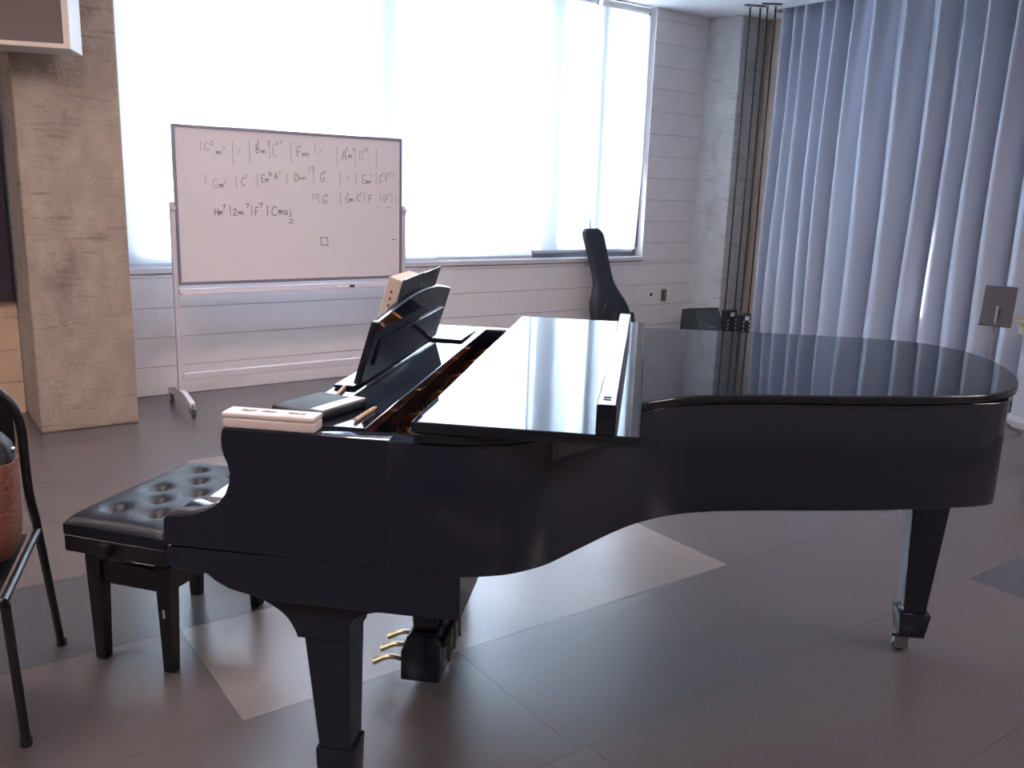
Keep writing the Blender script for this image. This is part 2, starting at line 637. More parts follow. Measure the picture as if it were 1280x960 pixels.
# ================================================================== GRAND PIANO
PL = Vector((1.05, 0.78, 0))
piano = thing('grand_piano', 'glossy black grand piano with its front lid folded back', 'piano', PL)


def pp(name, bm, m, smooth=None, parent=None, label=None, kind=None):
    if parent is None:
        return part(name, bm, m, piano, smooth, loc=-PL, label=label, kind=kind)
    return part(name, bm, m, parent, smooth, label=label, kind=kind)


RIM_PTS = [(0.50, 0.0), (0.57, 0.0), (0.64, 0.004), (0.70, 0.020), (0.757, 0.048), (0.817, 0.104), (0.862, 0.175), (0.91, 0.255),
           (0.961, 0.336), (1.017, 0.408), (1.09, 0.472), (1.18, 0.520), (1.32, 0.562), (1.53, 0.612), (1.70, 0.662),
           (1.83, 0.712), (1.93, 0.780), (2.0, 0.878), (2.045, 1.0), (2.07, 1.13), (2.072, 1.28), (2.045, 1.43),
           (1.96, 1.55), (1.83, 1.60), (1.65, 1.605), (1.2, 1.580), (0.50, 1.53)]
LID_PTS = list(RIM_PTS)
# the rim itself turns a tighter corner at the tail, under the rounder lid
RIM_PTS = RIM_PTS[:15] + [(1.80, 0.697), (1.89, 0.732), (1.938, 0.760), (1.962, 0.795), (1.984, 0.88), (2.002, 1.0), (2.022, 1.15), (2.033, 1.28),
                          (2.022, 1.43), (1.95, 1.555), (1.83, 1.594), (1.65, 1.602), (1.2, 1.580), (0.50, 1.53)]
rim = spline(RIM_PTS, 5)
lid_path = spline(LID_PTS, 5)


def offset(path, d):
    out = []
    n = len(path)
    for i in range(n):
        a, b = path[max(i - 1, 0)], path[min(i + 1, n - 1)]
        tx, ty = b[0] - a[0], b[1] - a[1]
        l = math.hypot(tx, ty)
        out.append((path[i][0] + ty / l * d, path[i][1] - tx / l * d))
    return out


H_RIM, Z_RIM = 0.980, 0.697
inner = offset(rim, -0.055)
bm = bmesh.new()
prism(bm, rim + list(reversed(inner)), Z_RIM, H_RIM)
bevel(bm, 0.003, 2)
pp('rim', bm, BLACK, 50)
# arms with the curved front profile
ARM = [(0.505, H_RIM), (0.150, H_RIM), (0.146, 0.965), (0.146, 0.938), (0.150, 0.922), (0.158, 0.903), (0.162, 0.884), (0.160, 0.862),
       (0.150, 0.836), (0.134, 0.816), (0.115, 0.802), (0.090, 0.790), (0.060, 0.782), (0.015, 0.777),
       (0.008, 0.770), (0.006, 0.712), (0.505, 0.705)]
for (v0, v1) in ((0.0, 0.06), (1.47, 1.53)):
    bm = bmesh.new()
    prism(bm, ARM, v0, v1, 'y')
    bevel(bm, 0.0025, 2)
    pp('arm', bm, BLACK, 35)
# key blocks
for (v0, v1) in ((0.062, 0.150), (1.380, 1.468)):
    bm = bmesh.new()
    box(bm, 0.012, 0.17, v0, v1, 0.712, 0.772)
    bevel(bm, 0.004, 2)
    pp('key_block', bm, BLACK, 40)
# keybed with a sculpted lower front
bm = bmesh.new()
prism(bm, [(0.01, 0.706), (0.01, 0.668), (0.02, 0.656), (0.10, 0.650), (0.118, 0.636), (0.15, 0.620), (0.24, 0.602),
           (0.655, 0.600), (0.655, 0.700), (0.60, 0.706)], 0.004, 1.526, 'y')
bevel(bm, 0.003, 2)
pp('keybed', bm, BLACK, 35)
# bottom soundboard frame
bm = bmesh.new()
ins = offset(rim, -0.06)
prism(bm, ins, 0.712, 0.735)
pp('soundboard', bm, mat('soundboard_wood', (0.30, 0.17, 0.07), 0.5))
# key slip
bm = bmesh.new()
box(bm, 0.008, 0.026, 0.152, 1.378, 0.708, 0.748)
bevel(bm, 0.003, 2)
pp('key_slip', bm, BLACK, 40)
# keys
KW = 0.0235
K0 = 0.154
bm = bmesh.new()
box(bm, 0, 0.152, 0.0004, KW - 0.0004, 0, 0.022)
bevel(bm, 0.0012, 1)
wk = mesh_of('white_key', bm, IVORY, 40)
for i in range(52):
    link('white_key', wk, piano, Vector((0.028, K0 + i * KW, 0.742)) - PL)
bm = bmesh.new()
taper(bm, (0.048, 0), (0.048, 0.0055), 0, (0.0495, 0), (0.0465, 0.0042), 0.012)
bk = mesh_of('black_key', bm, BLK_SATIN)
for i in range(51):
    # from the bass end (far side) the first white key is A
    if (51 - i) % 7 in (1, 3, 4, 6, 0):
        link('black_key', bk, piano, Vector((0.083, K0 + (i + 1) * KW, 0.7642)) - PL)
# fallboard and the rail behind it
bm = bmesh.new()
prism(bm, [(0.182, 0.745), (0.196, 0.742), (0.232, 0.955), (0.228, 0.962), (0.218, 0.962)], 0.152, 1.378, 'y')
bevel(bm, 0.003, 2)
pp('fallboard', bm, BLACK, 40)
for (v0, v1) in ((0.0615, 0.1505), (1.3795, 1.4685)):
    bm = bmesh.new()
    box(bm, 0.175, 0.235, v0, v1, 0.708, 0.955)
    pp('cheek_block', bm, BLACK)
# desk base board with opening shelf
bm = bmesh.new()
box(bm, 0.240, 0.436, 0.0615, 1.4685, 0.962, 0.984)
bevel(bm, 0.003, 2)
base = pp('desk_base', bm, BLACK, 40)
bm = bmesh.new()
box(bm, 0.285, 0.410, 1.16, 1.41, 0.984, 0.992)
bevel(bm, 0.003, 2)
pp('music_shelf', bm, BLACK, 40, label='small flat shelf at the far end of the music desk')
# pinblock rail below the desk
bm = bmesh.new()
box(bm, 0.245, 0.40, 0.10, 1.43, 0.74, 0.958)
pp('pin_block', bm, BLK_SATIN)
# cast plate
plate_out = [(0.405, 0.075), (0.62, 0.075)] + [p for p in offset(rim, -0.075) if p[0] > 0.66] + [(0.405, 1.455)]
bm = bmesh.new()
prism(bm, plate_out, 0.868, 0.885)
plate = pp('cast_plate', bm, BRONZE, label='bronze painted cast iron plate')
for v in (0.20, 0.42, 0.66, 0.90, 1.14, 1.34):
    bm = bmesh.new()
    prism(bm, [(0.41, 0.8855), (0.43, 0.925), (0.47, 0.935), (0.62, 0.930), (0.9, 0.915), (0.92, 0.8855)] if v > 0.5 else
          [(0.41, 0.8855), (0.43, 0.925), (0.47, 0.935), (0.62, 0.925), (0.68, 0.8855)], v - 0.011, v + 0.011, 'y')
    bevel(bm, 0.004, 2)
    part('plate_strut', bm, BRONZE, plate, 40)
bm = bmesh.new()
for i in range(58):
    v = 0.11 + i * 0.0232
    for j in range(3):
        u = 0.425 + j * 0.026 + 0.006 * (i % 2)
        if min(abs(v - q) for q in (0.20, 0.42, 0.66, 0.90, 1.14, 1.34)) > 0.016:
            tube(bm, [(u, v, 0.8855), (u, v, 0.912)], 0.0032, 6)
part('tuning_pins', bm, STEEL, plate, kind='stuff')
bm = bmesh.new()
for i in range(58):
    v = 0.112 + i * 0.0232
    if min(abs(v - q) for q in (0.20, 0.42, 0.66, 0.90, 1.14, 1.34)) > 0.014:
        L = 0.62 + (v / 1.5) * 1.15
        tube(bm, [(0.44, v, 0.898), (L, v + 0.02, 0.898)], 0.0009, 4)
part('strings', bm, STEEL, plate, kind='stuff')
bm = bmesh.new()
box(bm, 0.515, 0.545, 0.09, 1.44, 0.8855, 0.892)
part('felt_strip', bm, FELT, plate)

# main lid
lid_near = offset(lid_path, 0.010)
LID = [(0.556, -0.010)] + [p for p in lid_near if p[0] > 0.56 and not (p[1] > 1.5 and p[0] < 0.6)] + [(0.556, 1.542)]
bm = bmesh.new()
prism(bm, LID, H_RIM + 0.002, H_RIM + 0.024)
bevel(bm, 0.006, 3)
lid = pp('main_lid', bm, LIDBLK, 50)
# folded front flap
FZ = H_RIM + 0.0245
bm = bmesh.new()
box(bm, 0.552, 1.001, -0.012, 1.542, FZ, FZ + 0.022)
bevel(bm, 0.004, 2)
flap = pp('front_lid', bm, LIDBLK, 40, label='front lid flap folded back upside down')
bm = bmesh.new()
box(bm, 0.915, 0.953, -0.012, 1.30, FZ + 0.0222, FZ + 0.0222 + 0.060)
bevel(bm, 0.003, 2)
lip = part('lid_lip', bm, LIDBLK, flap, 40)
for (a, b) in ((0.925, 0.930), (0.935, 0.940)):
    bm = bmesh.new()
    box(bm, 0.926, 0.941, 0.05 if a < 0.93 else 0.03, 0.057 if a < 0.93 else 0.037, FZ + 0.0822, FZ + 0.0835)
    part('latch_mark', bm, BLK_SATIN, flap)
bm = bmesh.new()
cyl(bm, (0.549, 0.765, FZ), 0.0045, 1.53, 'y', 10)
part('lid_hinge', bm, BRASS, flap, 40, label='brass piano hinge')

# music desk, leaning back towards the tail
LEAN = 0.30


def desk_pt(v, h, w=0.0):
    """v across, h up along the panel, w proud of the tail side"""
    n = Vector((1, 0, -LEAN)).normalized()
    u = Vector((LEAN, 0, 1)).normalized()
    return Vector((0.300, v, 0.9845)) + u * h + n * w


def desk_prism(bm, pts, w0, w1):
    A = [bm.verts.new(desk_pt(v, h, w0)) for v, h in pts]
    B = [bm.verts.new(desk_pt(v, h, w1)) for v, h in pts]
    n = len(pts)
    bm.faces.new(A)
    bm.faces.new(list(reversed(B)))
    for i in range(n):
        bm.faces.new((A[i], B[i], B[(i + 1) % n], A[(i + 1) % n]))


top = spline([(0.40, 0.176), (0.52, 0.196), (0.66, 0.213), (0.80, 0.219), (0.94, 0.214), (1.08, 0.200), (1.20, 0.182)], 5)
bm = bmesh.new()
desk_prism(bm, [(1.20, 0.012), (0.40, 0.012)] + top, -0.009, 0.009)
bevel(bm, 0.003, 2)
desk = pp('music_desk', bm, BLACK, 40, label='arched glossy music desk leaning back')
bm = bmesh.new()
desk_prism(bm, [(0.46, 0.055), (1.14, 0.055), (1.14, 0.125), (0.46, 0.125)], 0.0092, 0.015)
bevel(bm, 0.002, 1)
part('back_rail', bm, BLACK, desk, 40)
bm = bmesh.new()
box(bm, 0.245, 0.3, 0.40, 1.20, 0.9845, 0.993)
bevel(bm, 0.003, 2)
part('ledge', bm, BLACK, desk, 40)

# legs
LEGV = 0.06


def caster(parent, c, m=mat('dull_steel', (0.25, 0.25, 0.27), 0.3, 1.0)):
    """a caster hanging under local point c (z of its top)"""
    bm = bmesh.new()
    tube(bm, [(c[0], c[1], c[2]), (c[0], c[1], 0.046)], 0.010, 10)
    box(bm, c[0] - 0.034, c[0] + 0.010, c[1] - 0.019, c[1] - 0.014, 0.012, 0.048)
    box(bm, c[0] - 0.034, c[0] + 0.010, c[1] + 0.014, c[1] + 0.019, 0.012, 0.048)
    box(bm, c[0] - 0.012, c[0] + 0.010, c[1] - 0.019, c[1] + 0.019, 0.046, 0.054)
    part('caster_fork', bm, m, parent)
    bm = bmesh.new()
    cyl(bm, (c[0] - 0.016, c[1], 0.022), 0.0215, 0.026, 'y', 20)
    part('caster_wheel', bm, BLK_SATIN, parent, 40)


def front_leg(v0, v1):
    vc = (v0 + v1) / 2
    hv = (v1 - v0) / 2
    bm = bmesh.new()
    cu, cb = 0.346, 0.357
    taper(bm, (cb, vc), (0.038, hv * 0.76), 0.215, (cu, vc), (0.052, hv), 0.496)
    bevel(bm, 0.004, 2)
    leg = pp('leg', bm, BLACK, 40)
    bm = bmesh.new()
    # flared bracket joining the leg to the keybed
    prof = [(0.125, 0.5995)] + spline([(0.14, 0.5945), (0.177, 0.585), (0.21, 0.574), (0.254, 0.546), (0.276, 0.512), (0.281, 0.4965)], 4) + \
        [(0.402, 0.4965)] + spline([(0.402, 0.540), (0.424, 0.562), (0.468, 0.576), (0.534, 0.584)], 4) + [(0.650, 0.586), (0.650, 0.5995)]
    prism(bm, prof, v0 - 0.008, v1 + 0.01, 'y')
    bevel(bm, 0.002, 1)
    part('leg_bracket', bm, BLACK, leg, 40)
    bm = bmesh.new()
    taper(bm, (cb, vc), (0.040, 0.040), 0.062, (cb, vc), (0.045, 0.045), 0.2145)
    bevel(bm, 0.004, 2)
    part('foot_block', bm, BLACK, leg, 40)
    caster(leg, (cb + 0.004, vc, 0.0615))


front_leg(LEGV, LEGV + 0.105)
front_leg(1.53 - LEGV - 0.105, 1.53 - LEGV)
TU, TV = 1.945, 1.262
bm = bmesh.new()
taper(bm, (TU, TV), (0.036, 0.036), 0.150, (TU, TV), (0.066, 0.066), 0.6965)
bevel(bm, 0.004, 2)
leg = pp('leg', bm, BLACK, 40)
bm = bmesh.new()
taper(bm, (TU, TV), (0.040, 0.040), 0.062, (TU, TV), (0.050, 0.050), 0.1495)
bevel(bm, 0.004, 2)
part('foot_block', bm, BLACK, leg, 40)
bm = bmesh.new()
box(bm, TU - 0.078, TU + 0.078, TV - 0.078, TV + 0.078, 0.66, 0.6965)
bevel(bm, 0.004, 1)
part('leg_plate', bm, BLACK, leg, 40)
caster(leg, (TU - 0.012, TV, 0.0615))

# pedal lyre
LV = 0.775
bm = bmesh.new()
box(bm, 0.345, 0.475, LV - 0.15, LV + 0.15, 0.565, 0.5995)
bevel(bm, 0.004, 1)
lyre = pp('pedal_lyre', bm, BLACK, 40)
for sgn in (-1, 1):
    bm = bmesh.new()
    taper(bm, (0.415, LV + sgn * 0.085), (0.034, 0.020), 0.200, (0.415, LV + sgn * 0.10), (0.042, 0.024), 0.5645)
    bevel(bm, 0.004, 1)
    part('lyre_post', bm, BLACK, lyre, 40)
bm = bmesh.new()
prism(bm, [(0.352, 0.055), (0.352, 0.145), (0.372, 0.1995), (0.455, 0.1995), (0.47, 0.17), (0.47, 0.055)], LV - 0.135, LV + 0.135, 'y')
bevel(bm, 0.006, 2)
part('pedal_box', bm, BLACK, lyre, 40)
for k in (-1, 0, 1):
    bm = bmesh.new()
    v = LV + k * 0.078
    pts = spline([(0.352, v, 0.085), (0.325, v, 0.094), (0.295, v, 0.093), (0.265, v, 0.078), (0.252, v, 0.072)], 4)
    rr = [0.0075 + 0.006 * min(1, i / (len(pts) - 1) * 1.3) for i in range(len(pts))]
    rr[-1] = 0.008
    tube(bm, pts, rr, 12, flat=0.7)
    part('pedal', bm, BRASS, lyre, 60)
    bm = bmesh.new()
    tube(bm, [(0.485, v, 0.10), (0.485, v, 0.5995)], 0.004, 8)
    part('pedal_rod', bm, BRASS, lyre, 40)
for sgn in (-1, 1):
    bm = bmesh.new()
    tube(bm, [(0.465, LV + sgn * 0.10, 0.16), (0.640, LV + sgn * 0.10, 0.595)], 0.010, 8)
    part('lyre_brace', bm, BLACK, lyre, 40)

# ------------------------------------------------------------------ things on the piano
# frosted plastic pencil box on the arm
t = thing('pencil_box', 'long frosted pinkish plastic box lying on the piano arm', 'box', (0.247, 0.031, H_RIM), 0.0)
bm = bmesh.new()
box(bm, -0.099, 0.099, -0.026, 0.026, 0, 0.0225)
bevel(bm, 0.005, 3)
part('tray', bm, PINKPL, t, 50)
bm = bmesh.new()
box(bm, -0.100, 0.100, -0.027, 0.027, 0.0227, 0.034)
bevel(bm, 0.004, 3)
bx = part('box_lid', bm, mat('frosted_lid', (0.80, 0.70, 0.68), 0.3), t, 50)
bm = bmesh.new()
random.seed(3)
for x0, x1 in ((-0.066, -0.036), (-0.022, 0.006), (0.034, 0.072)):
    x = x0
    while x < x1:
        tube(bm, [(x, -0.006 + random.uniform(-.004, .002), 0.0343), (x + 0.004, 0.004 + random.uniform(-.003, .003), 0.0343)], 0.0008, 4)
        x += 0.0045
part('scribble', bm, INK_FAINT, t, label='illegible handwriting along the lid', kind='stuff')

# black folder with a light card lying on it
t = thing('black_folder', 'small flat black zip folder lying beside the music desk', 'folder', (0.292, 0.185, 0.9842), math.radians(-20))
bm = bmesh.new()
box(bm, -0.070, 0.070, -0.082, 0.082, 0.0, 0.019)
bevel(bm, 0.007, 3)
part('folder_body', bm, mat('folder_black', (0.014, 0.017, 0.024), 0.5, spec=0.3), t, 50)
bm = bmesh.new()
tube(bm, [(-0.0705, -0.07, 0.0095), (-0.0705, 0.07, 0.0095)], 0.0012, 6)
part('zip', bm, STEEL, t)
t = tag(link('white_card', None, None, (0.3365, 0.176, 0.9842 + 0.0192), math.radians(-20)), 'pale card lying on the black folder on the piano', 'card')
bm = bmesh.new()
box(bm, -0.0175, 0.0175, -0.072, 0.076, 0, 0.0015)
bevel(bm, 0.0006, 1)
part('card_sheet', bm, mat('card_white', (0.72, 0.74, 0.78), 0.5), t)


# pencils
def pencil(loc, rotz, L, label):
    t = thing('pencil', label, 'pencil', loc, rotz, 'pencils on the piano')
    bm = bmesh.new()
    tube(bm, [(-L / 2, 0, 0.0045), (L / 2, 0, 0.0045)], 0.0045, 6)
    part('barrel', bm, PENCIL, t)
    bm = bmesh.new()
    tube(bm, [(L / 2, 0, 0.0045), (L / 2 + 0.018, 0, 0.0045)], [0.0045, 0.0006], 6)
    part('tip', bm, mat('bare_wood', (0.7, 0.55, 0.38), 0.6), t)
    bm = bmesh.new()
    tube(bm, [(-L / 2 - 0.012, 0, 0.0045), (-L / 2, 0, 0.0045)], 0.0047, 8)
    part('eraser', bm, mat('eraser_pink', (0.75, 0.5, 0.46), 0.7), t)


pencil((0.404, 0.165, 0.9842), math.radians(86), 0.095, 'short tan pencil beside the black folder on the piano')
pencil((0.280, 0.345, 0.9842), math.radians(97), 0.11, 'tan pencil lying against the near foot of the music desk')

# open book on the music desk
bk_t = thing('open_book', 'thick open songbook with dark cover standing on the music desk', 'book', (0.29, 0.82, 0.994))


def bpt(v, h, w):
    p = desk_pt(v, h, w)
    return p - Vector((0.29, 0.82, 0.994))


def book_prism(bm, pts, w0, w1):
    A = [bm.verts.new(bpt(v, h, w0)) for v, h in pts]
    B = [bm.verts.new(bpt(v, h, w1)) for v, h in pts]
    n = len(pts)
    bm.faces.new(A)
    bm.faces.new(list(reversed(B)))
    for i in range(n):
        bm.faces.new((A[i], B[i], B[(i + 1) % n], A[(i + 1) % n]))


for (a, b) in ((0.615, 0.818), (0.824, 1.03)):
    bm = bmesh.new()
    book_prism(bm, [(a, 0.014), (b, 0.014), (b, 0.264), (a, 0.260)], -0.0135, -0.0095)
    part('cover', bm, COVER, bk_t)
for (a, b, w) in ((0.620, 0.818, 0.040), (0.824, 1.022, 0.012)):
    bm = bmesh.new()
    book_prism(bm, [(a, 0.018), (b, 0.018), (b, 0.255), (a, 0.255)], -0.0135 - w, -0.0138)
    bevel(bm, 0.002, 1)
    part('page_block', bm, CREAM, bk_t)
for i in range(7):
    bm = bmesh.new()
    h = 0.10 + i * 0.019
    w = -0.030 - 0.0015 * i
    A = [bm.verts.new(bpt(0.6192 + q, h + dh, w + dw)) for q in (0, 0.0006) for dh, dw in ((0, 0), (0.008, 0), (0.008, 0.005), (0, 0.005))]
    for f in ((0, 1, 2, 3), (7, 6, 5, 4), (0, 4, 5, 1), (1, 5, 6, 2), (2, 6, 7, 3), (3, 7, 4, 0)):
        bm.faces.new([A[k] for k in f])
    part('index_mark', bm, mat('index_red', (0.25, 0.03, 0.05), 0.7), bk_t)

# ================================================================== BENCH
BC = (-0.462, 0.888)
bench = thing('piano_bench', 'black padded adjustable piano bench with tufted leather seat', 'bench', (BC[0], BC[1], 0), math.radians(-8))
BX, BY = 0.178, 0.305         # half sizes of the seat
# tufted cushion
TUFT = [(x, y) for y in (-0.20, 0.0, 0.20) for x in (-0.07, 0.07)] + [(0.0, -0.10), (0.0, 0.10)]


def cushion_z(x, y):
    ex = max(0.0, 1 - (abs(x) / BX) ** 6)
    ey = max(0.0, 1 - (abs(y) / BY) ** 8)
    z = 0.462 + 0.034 * (ex * ey) ** 0.4
    for (a, b) in TUFT:
        d2 = ((x - a) ** 2 + (y - b) ** 2)
        z -= 0.024 * math.exp(-d2 / (0.020 ** 2)) + 0.010 * math.exp(-d2 / (0.045 ** 2))
    return z


bm = bmesh.new()
nx, ny = 40, 64
grid = [[bm.verts.new((-BX + 2 * BX * i / nx, -BY + 2 * BY * j / ny, cushion_z(-BX + 2 * BX * i / nx, -BY + 2 * BY * j / ny)))
         for j in range(ny + 1)] for i in range(nx + 1)]
for i in range(nx):
    for j in range(ny):
        bm.faces.new((grid[i][j], grid[i + 1][j], grid[i + 1][j + 1], grid[i][j + 1]))
low = [bm.verts.new(p) for p in ((-BX, -BY, 0.430), (BX, -BY, 0.430), (BX, BY, 0.430), (-BX, BY, 0.430))]
border = [grid[i][0] for i in range(nx + 1)], [grid[nx][j] for j in range(ny + 1)], [grid[i][ny] for i in range(nx, -1, -1)], [grid[0][j] for j in range(ny, -1, -1)]
for k in range(4):
    bm.faces.new(list(border[k]) + [low[(k + 1) % 4], low[k]])
bm.faces.new(list(reversed(low)))
part('cushion', bm, LEATHER, bench, 60, label='tufted black leather cushion')
for (a, b) in TUFT:
    bm = bmesh.new()
    bmesh.ops.create_uvsphere(bm, u_segments=12, v_segments=6, radius=0.009,
                              matrix=Matrix.Translation((a, b, cushion_z(a, b) + 0.001)) @ Matrix.Diagonal((1, 1, 0.45, 1)))
    part('button', bm, LEATHER, bench, 60)
bm = bmesh.new()
box(bm, -BX, BX, -BY, BY, 0.376, 0.4300)
bevel(bm, 0.003, 1)
part('seat_frame', bm, BLK_SATIN, bench)
LX, LY = 0.125, 0.235
bm = bmesh.new()
for sx in (-1, 1):
    box(bm, sx * LX - 0.012, sx * LX + 0.012, -LY + 0.026, LY - 0.026, 0.262, 0.330)
for sy in (-1, 1):
    box(bm, -LX + 0.026, LX - 0.026, sy * LY - 0.012, sy * LY + 0.012, 0.262, 0.330)
part('apron', bm, BLK_SATIN, bench)
for sx in (-1, 1):
    for sy in (-1, 1):
        bm = bmesh.new()
        taper(bm, (sx * LX, sy * LY), (0.018, 0.018), 0.0, (sx * LX, sy * LY), (0.026, 0.026), 0.352)
        bevel(bm, 0.003, 1)
        part('leg', bm, BLK_SATIN, bench)
for sy in (-1, 1):
    bm = bmesh.new()
    tube(bm, [(-0.09, sy * 0.17, 0.30), (0.09, sy * 0.17, 0.3755)], 0.010, 6)
    tube(bm, [(0.09, sy * 0.17, 0.30), (-0.09, sy * 0.17, 0.3755)], 0.010, 6)
    part('scissor_lift', bm, STEEL, bench)
    bm = bmesh.new()
    cyl(bm, (-0.02, sy * (BY + 0.016), 0.405), 0.021, 0.026, 'y', 20)
    cyl(bm, (-0.02, sy * (BY + 0.003), 0.405), 0.010, 0.010, 'y', 12)
    part('knob', bm, BLK_SATIN, bench, 40)
bm = bmesh.new()
box(bm, LX - 0.004, LX + 0.004, -LY - 0.0245, -LY - 0.0225, 0.185, 0.212)
part('chip', bm, mat('bare_chip', (0.55, 0.50, 0.42), 0.7), bench, label='pale chip in the near leg')

# ================================================================== WHITEBOARD
WBN = -0.42
wb = thing('mobile_whiteboard', 'mobile whiteboard with handwritten chords on a rolling frame', 'whiteboard', RW(0.985, WBN), ANG)
WX = 0.805
bm = bmesh.new()
box(bm, -WX + 0.018, WX - 0.018, -0.010, 0.010, 0.83, 1.79)
board = part('board_panel', bm, WHITEBOARD, wb)
bm = bmesh.new()
box(bm, -WX, WX, -0.014, 0.014, 1.7905, 1.81)
box(bm, -WX, WX, -0.014, 0.014, 0.81, 0.8295)
box(bm, -WX, -WX + 0.0175, -0.014, 0.014, 0.83, 1.79)
box(bm, WX - 0.0175, WX, -0.014, 0.014, 0.83, 1.79)
part('board_frame', bm, mat('frame_dull', (0.22, 0.20, 0.25), 0.45, 0.3), wb)
for sx in (-1, 1):
    bm = bmesh.new()
    box(bm, sx * (WX + 0.0175) - 0.015, sx * (WX + 0.0175) + 0.015, -0.016, 0.016, 0.10, 1.335)
    bevel(bm, 0.003, 1)
    part('post', bm, ALU, wb)
    bm = bmesh.new()
    x = sx * (WX + 0.0175)
    prism(bm, [(-0.255, 0.062), (-0.255, 0.090), (-0.10, 0.125), (0.10, 0.125), (0.255, 0.090), (0.255, 0.062)], x - 0.017, x + 0.017, 'x')
    bevel(bm, 0.003, 1)
    foot = part('foot', bm, ALU, wb)
    for sy in (-1, 1):
        y = sy * 0.25
        bm = bmesh.new()
        tube(bm, [(x, y, 0.075), (x, y, 0.055)], 0.010, 10)
        box(bm, x - 0.020, x - 0.015, y - 0.028, y + 0.020, 0.018, 0.058)
        box(bm, x + 0.015, x + 0.020, y - 0.028, y + 0.020, 0.018, 0.058)
        box(bm, x - 0.020, x + 0.020, y - 0.012, y + 0.012, 0.054, 0.060)
        box(bm, x - 0.012, x + 0.012, y - 0.052, y - 0.012, 0.054, 0.058)
        part('caster_fork', bm, CHROME, foot)
        bm = bmesh.new()
        cyl(bm, (x, y - 0.010, 0.0255), 0.0255, 0.022, 'x', 20)
        part('caster_wheel', bm, mat('grey_rubber', (0.09, 0.09, 0.095), 0.6), foot, 40)
    bm = bmesh.new()
    cyl(bm, (sx * (WX + 0.0175), -0.026, 1.30), 0.016, 0.02, 'y', 14)
    part('pivot_knob', bm, ALU, wb, 40)
bm = bmesh.new()
prism(bm, [(-0.075, 0.752), (-0.075, 0.762), (-0.070, 0.762), (-0.068, 0.757), (-0.016, 0.757), (-0.016, 0.785), (0.012, 0.785), (0.012, 0.752)],
      -WX + 0.001, WX - 0.001, 'x')
part('marker_tray', bm, ALU, wb)
bm = bmesh.new()
box(bm, -WX + 0.0025, WX - 0.0025, -0.015, 0.015, 0.185, 0.232)
bevel(bm, 0.003, 1)
part('crossbar', bm, ALU, wb)

# handwriting: strokes in board coordinates, glyph box 1 wide x 1 high
G = {
    '|': [[(0.5, 0), (0.45, 1)]],
    'C': [[(0.85, 0.85), (0.5, 1), (0.15, 0.7), (0.12, 0.3), (0.4, 0.0), (0.85, 0.15)]],
    'G': [[(0.85, 0.9), (0.5, 1), (0.15, 0.7), (0.12, 0.3), (0.4, 0.0), (0.8, 0.1), (0.85, 0.42), (0.5, 0.42)]],
    'B': [[(0.2, 0), (0.2, 1), (0.7, 0.85), (0.65, 0.58), (0.2, 0.52), (0.8, 0.4), (0.75, 0.1), (0.2, 0)]],
    'E': [[(0.8, 1), (0.2, 1), (0.2, 0), (0.85, 0)], [(0.2, 0.5), (0.7, 0.52)]],
    'F': [[(0.85, 1), (0.2, 0.95), (0.2, 0)], [(0.2, 0.5), (0.7, 0.55)]],
    'A': [[(0.1, 0), (0.5, 1), (0.9, 0)], [(0.25, 0.4), (0.75, 0.42)]],
    'D': [[(0.2, 0), (0.2, 1), (0.7, 0.85), (0.85, 0.5), (0.7, 0.12), (0.2, 0)]],
    'H': [[(0.15, 0), (0.2, 1)], [(0.85, 0), (0.8, 1)], [(0.2, 0.5), (0.8, 0.5)]],
    'm': [[(0.05, 0), (0.1, 0.9), (0.12, 0.5), (0.35, 0.9), (0.45, 0.1), (0.5, 0.6), (0.75, 0.9), (0.85, 0.05)]],
    '7': [[(0.1, 0.9), (0.85, 1), (0.4, 0)]],
    'b': [[(0.25, 1), (0.25, 0), (0.75, 0.2), (0.7, 0.45), (0.25, 0.4)]],
    '2': [[(0.15, 0.8), (0.5, 1), (0.8, 0.75), (0.15, 0.05), (0.9, 0.0)]],
    '%': [[(0.2, 0.1), (0.8, 0.9)], [(0.2, 0.75), (0.3, 0.8)], [(0.7, 0.2), (0.8, 0.25)]],
    '(': [[(0.7, 1), (0.35, 0.5), (0.7, 0)]],
    ')': [[(0.3, 1), (0.65, 0.5), (0.3, 0)]],
    'a': [[(0.8, 0.8), (0.4, 0.9), (0.15, 0.4), (0.4, 0.05), (0.75, 0.3), (0.8, 0.8), (0.85, 0.05)]],
    'j': [[(0.6, 0.9), (0.6, -0.3), (0.2, -0.45)], [(0.6, 1.2), (0.62, 1.25)]],
    '-': [[(0.1, 0.5), (0.9, 0.55)]],
    '.': [[(0.45, 0.1), (0.6, 0.15)]],
    'o': [[(0.1, 0.05), (0.08, 0.95), (0.92, 1.0), (0.95, 0.02), (0.1, 0.05)]],
}
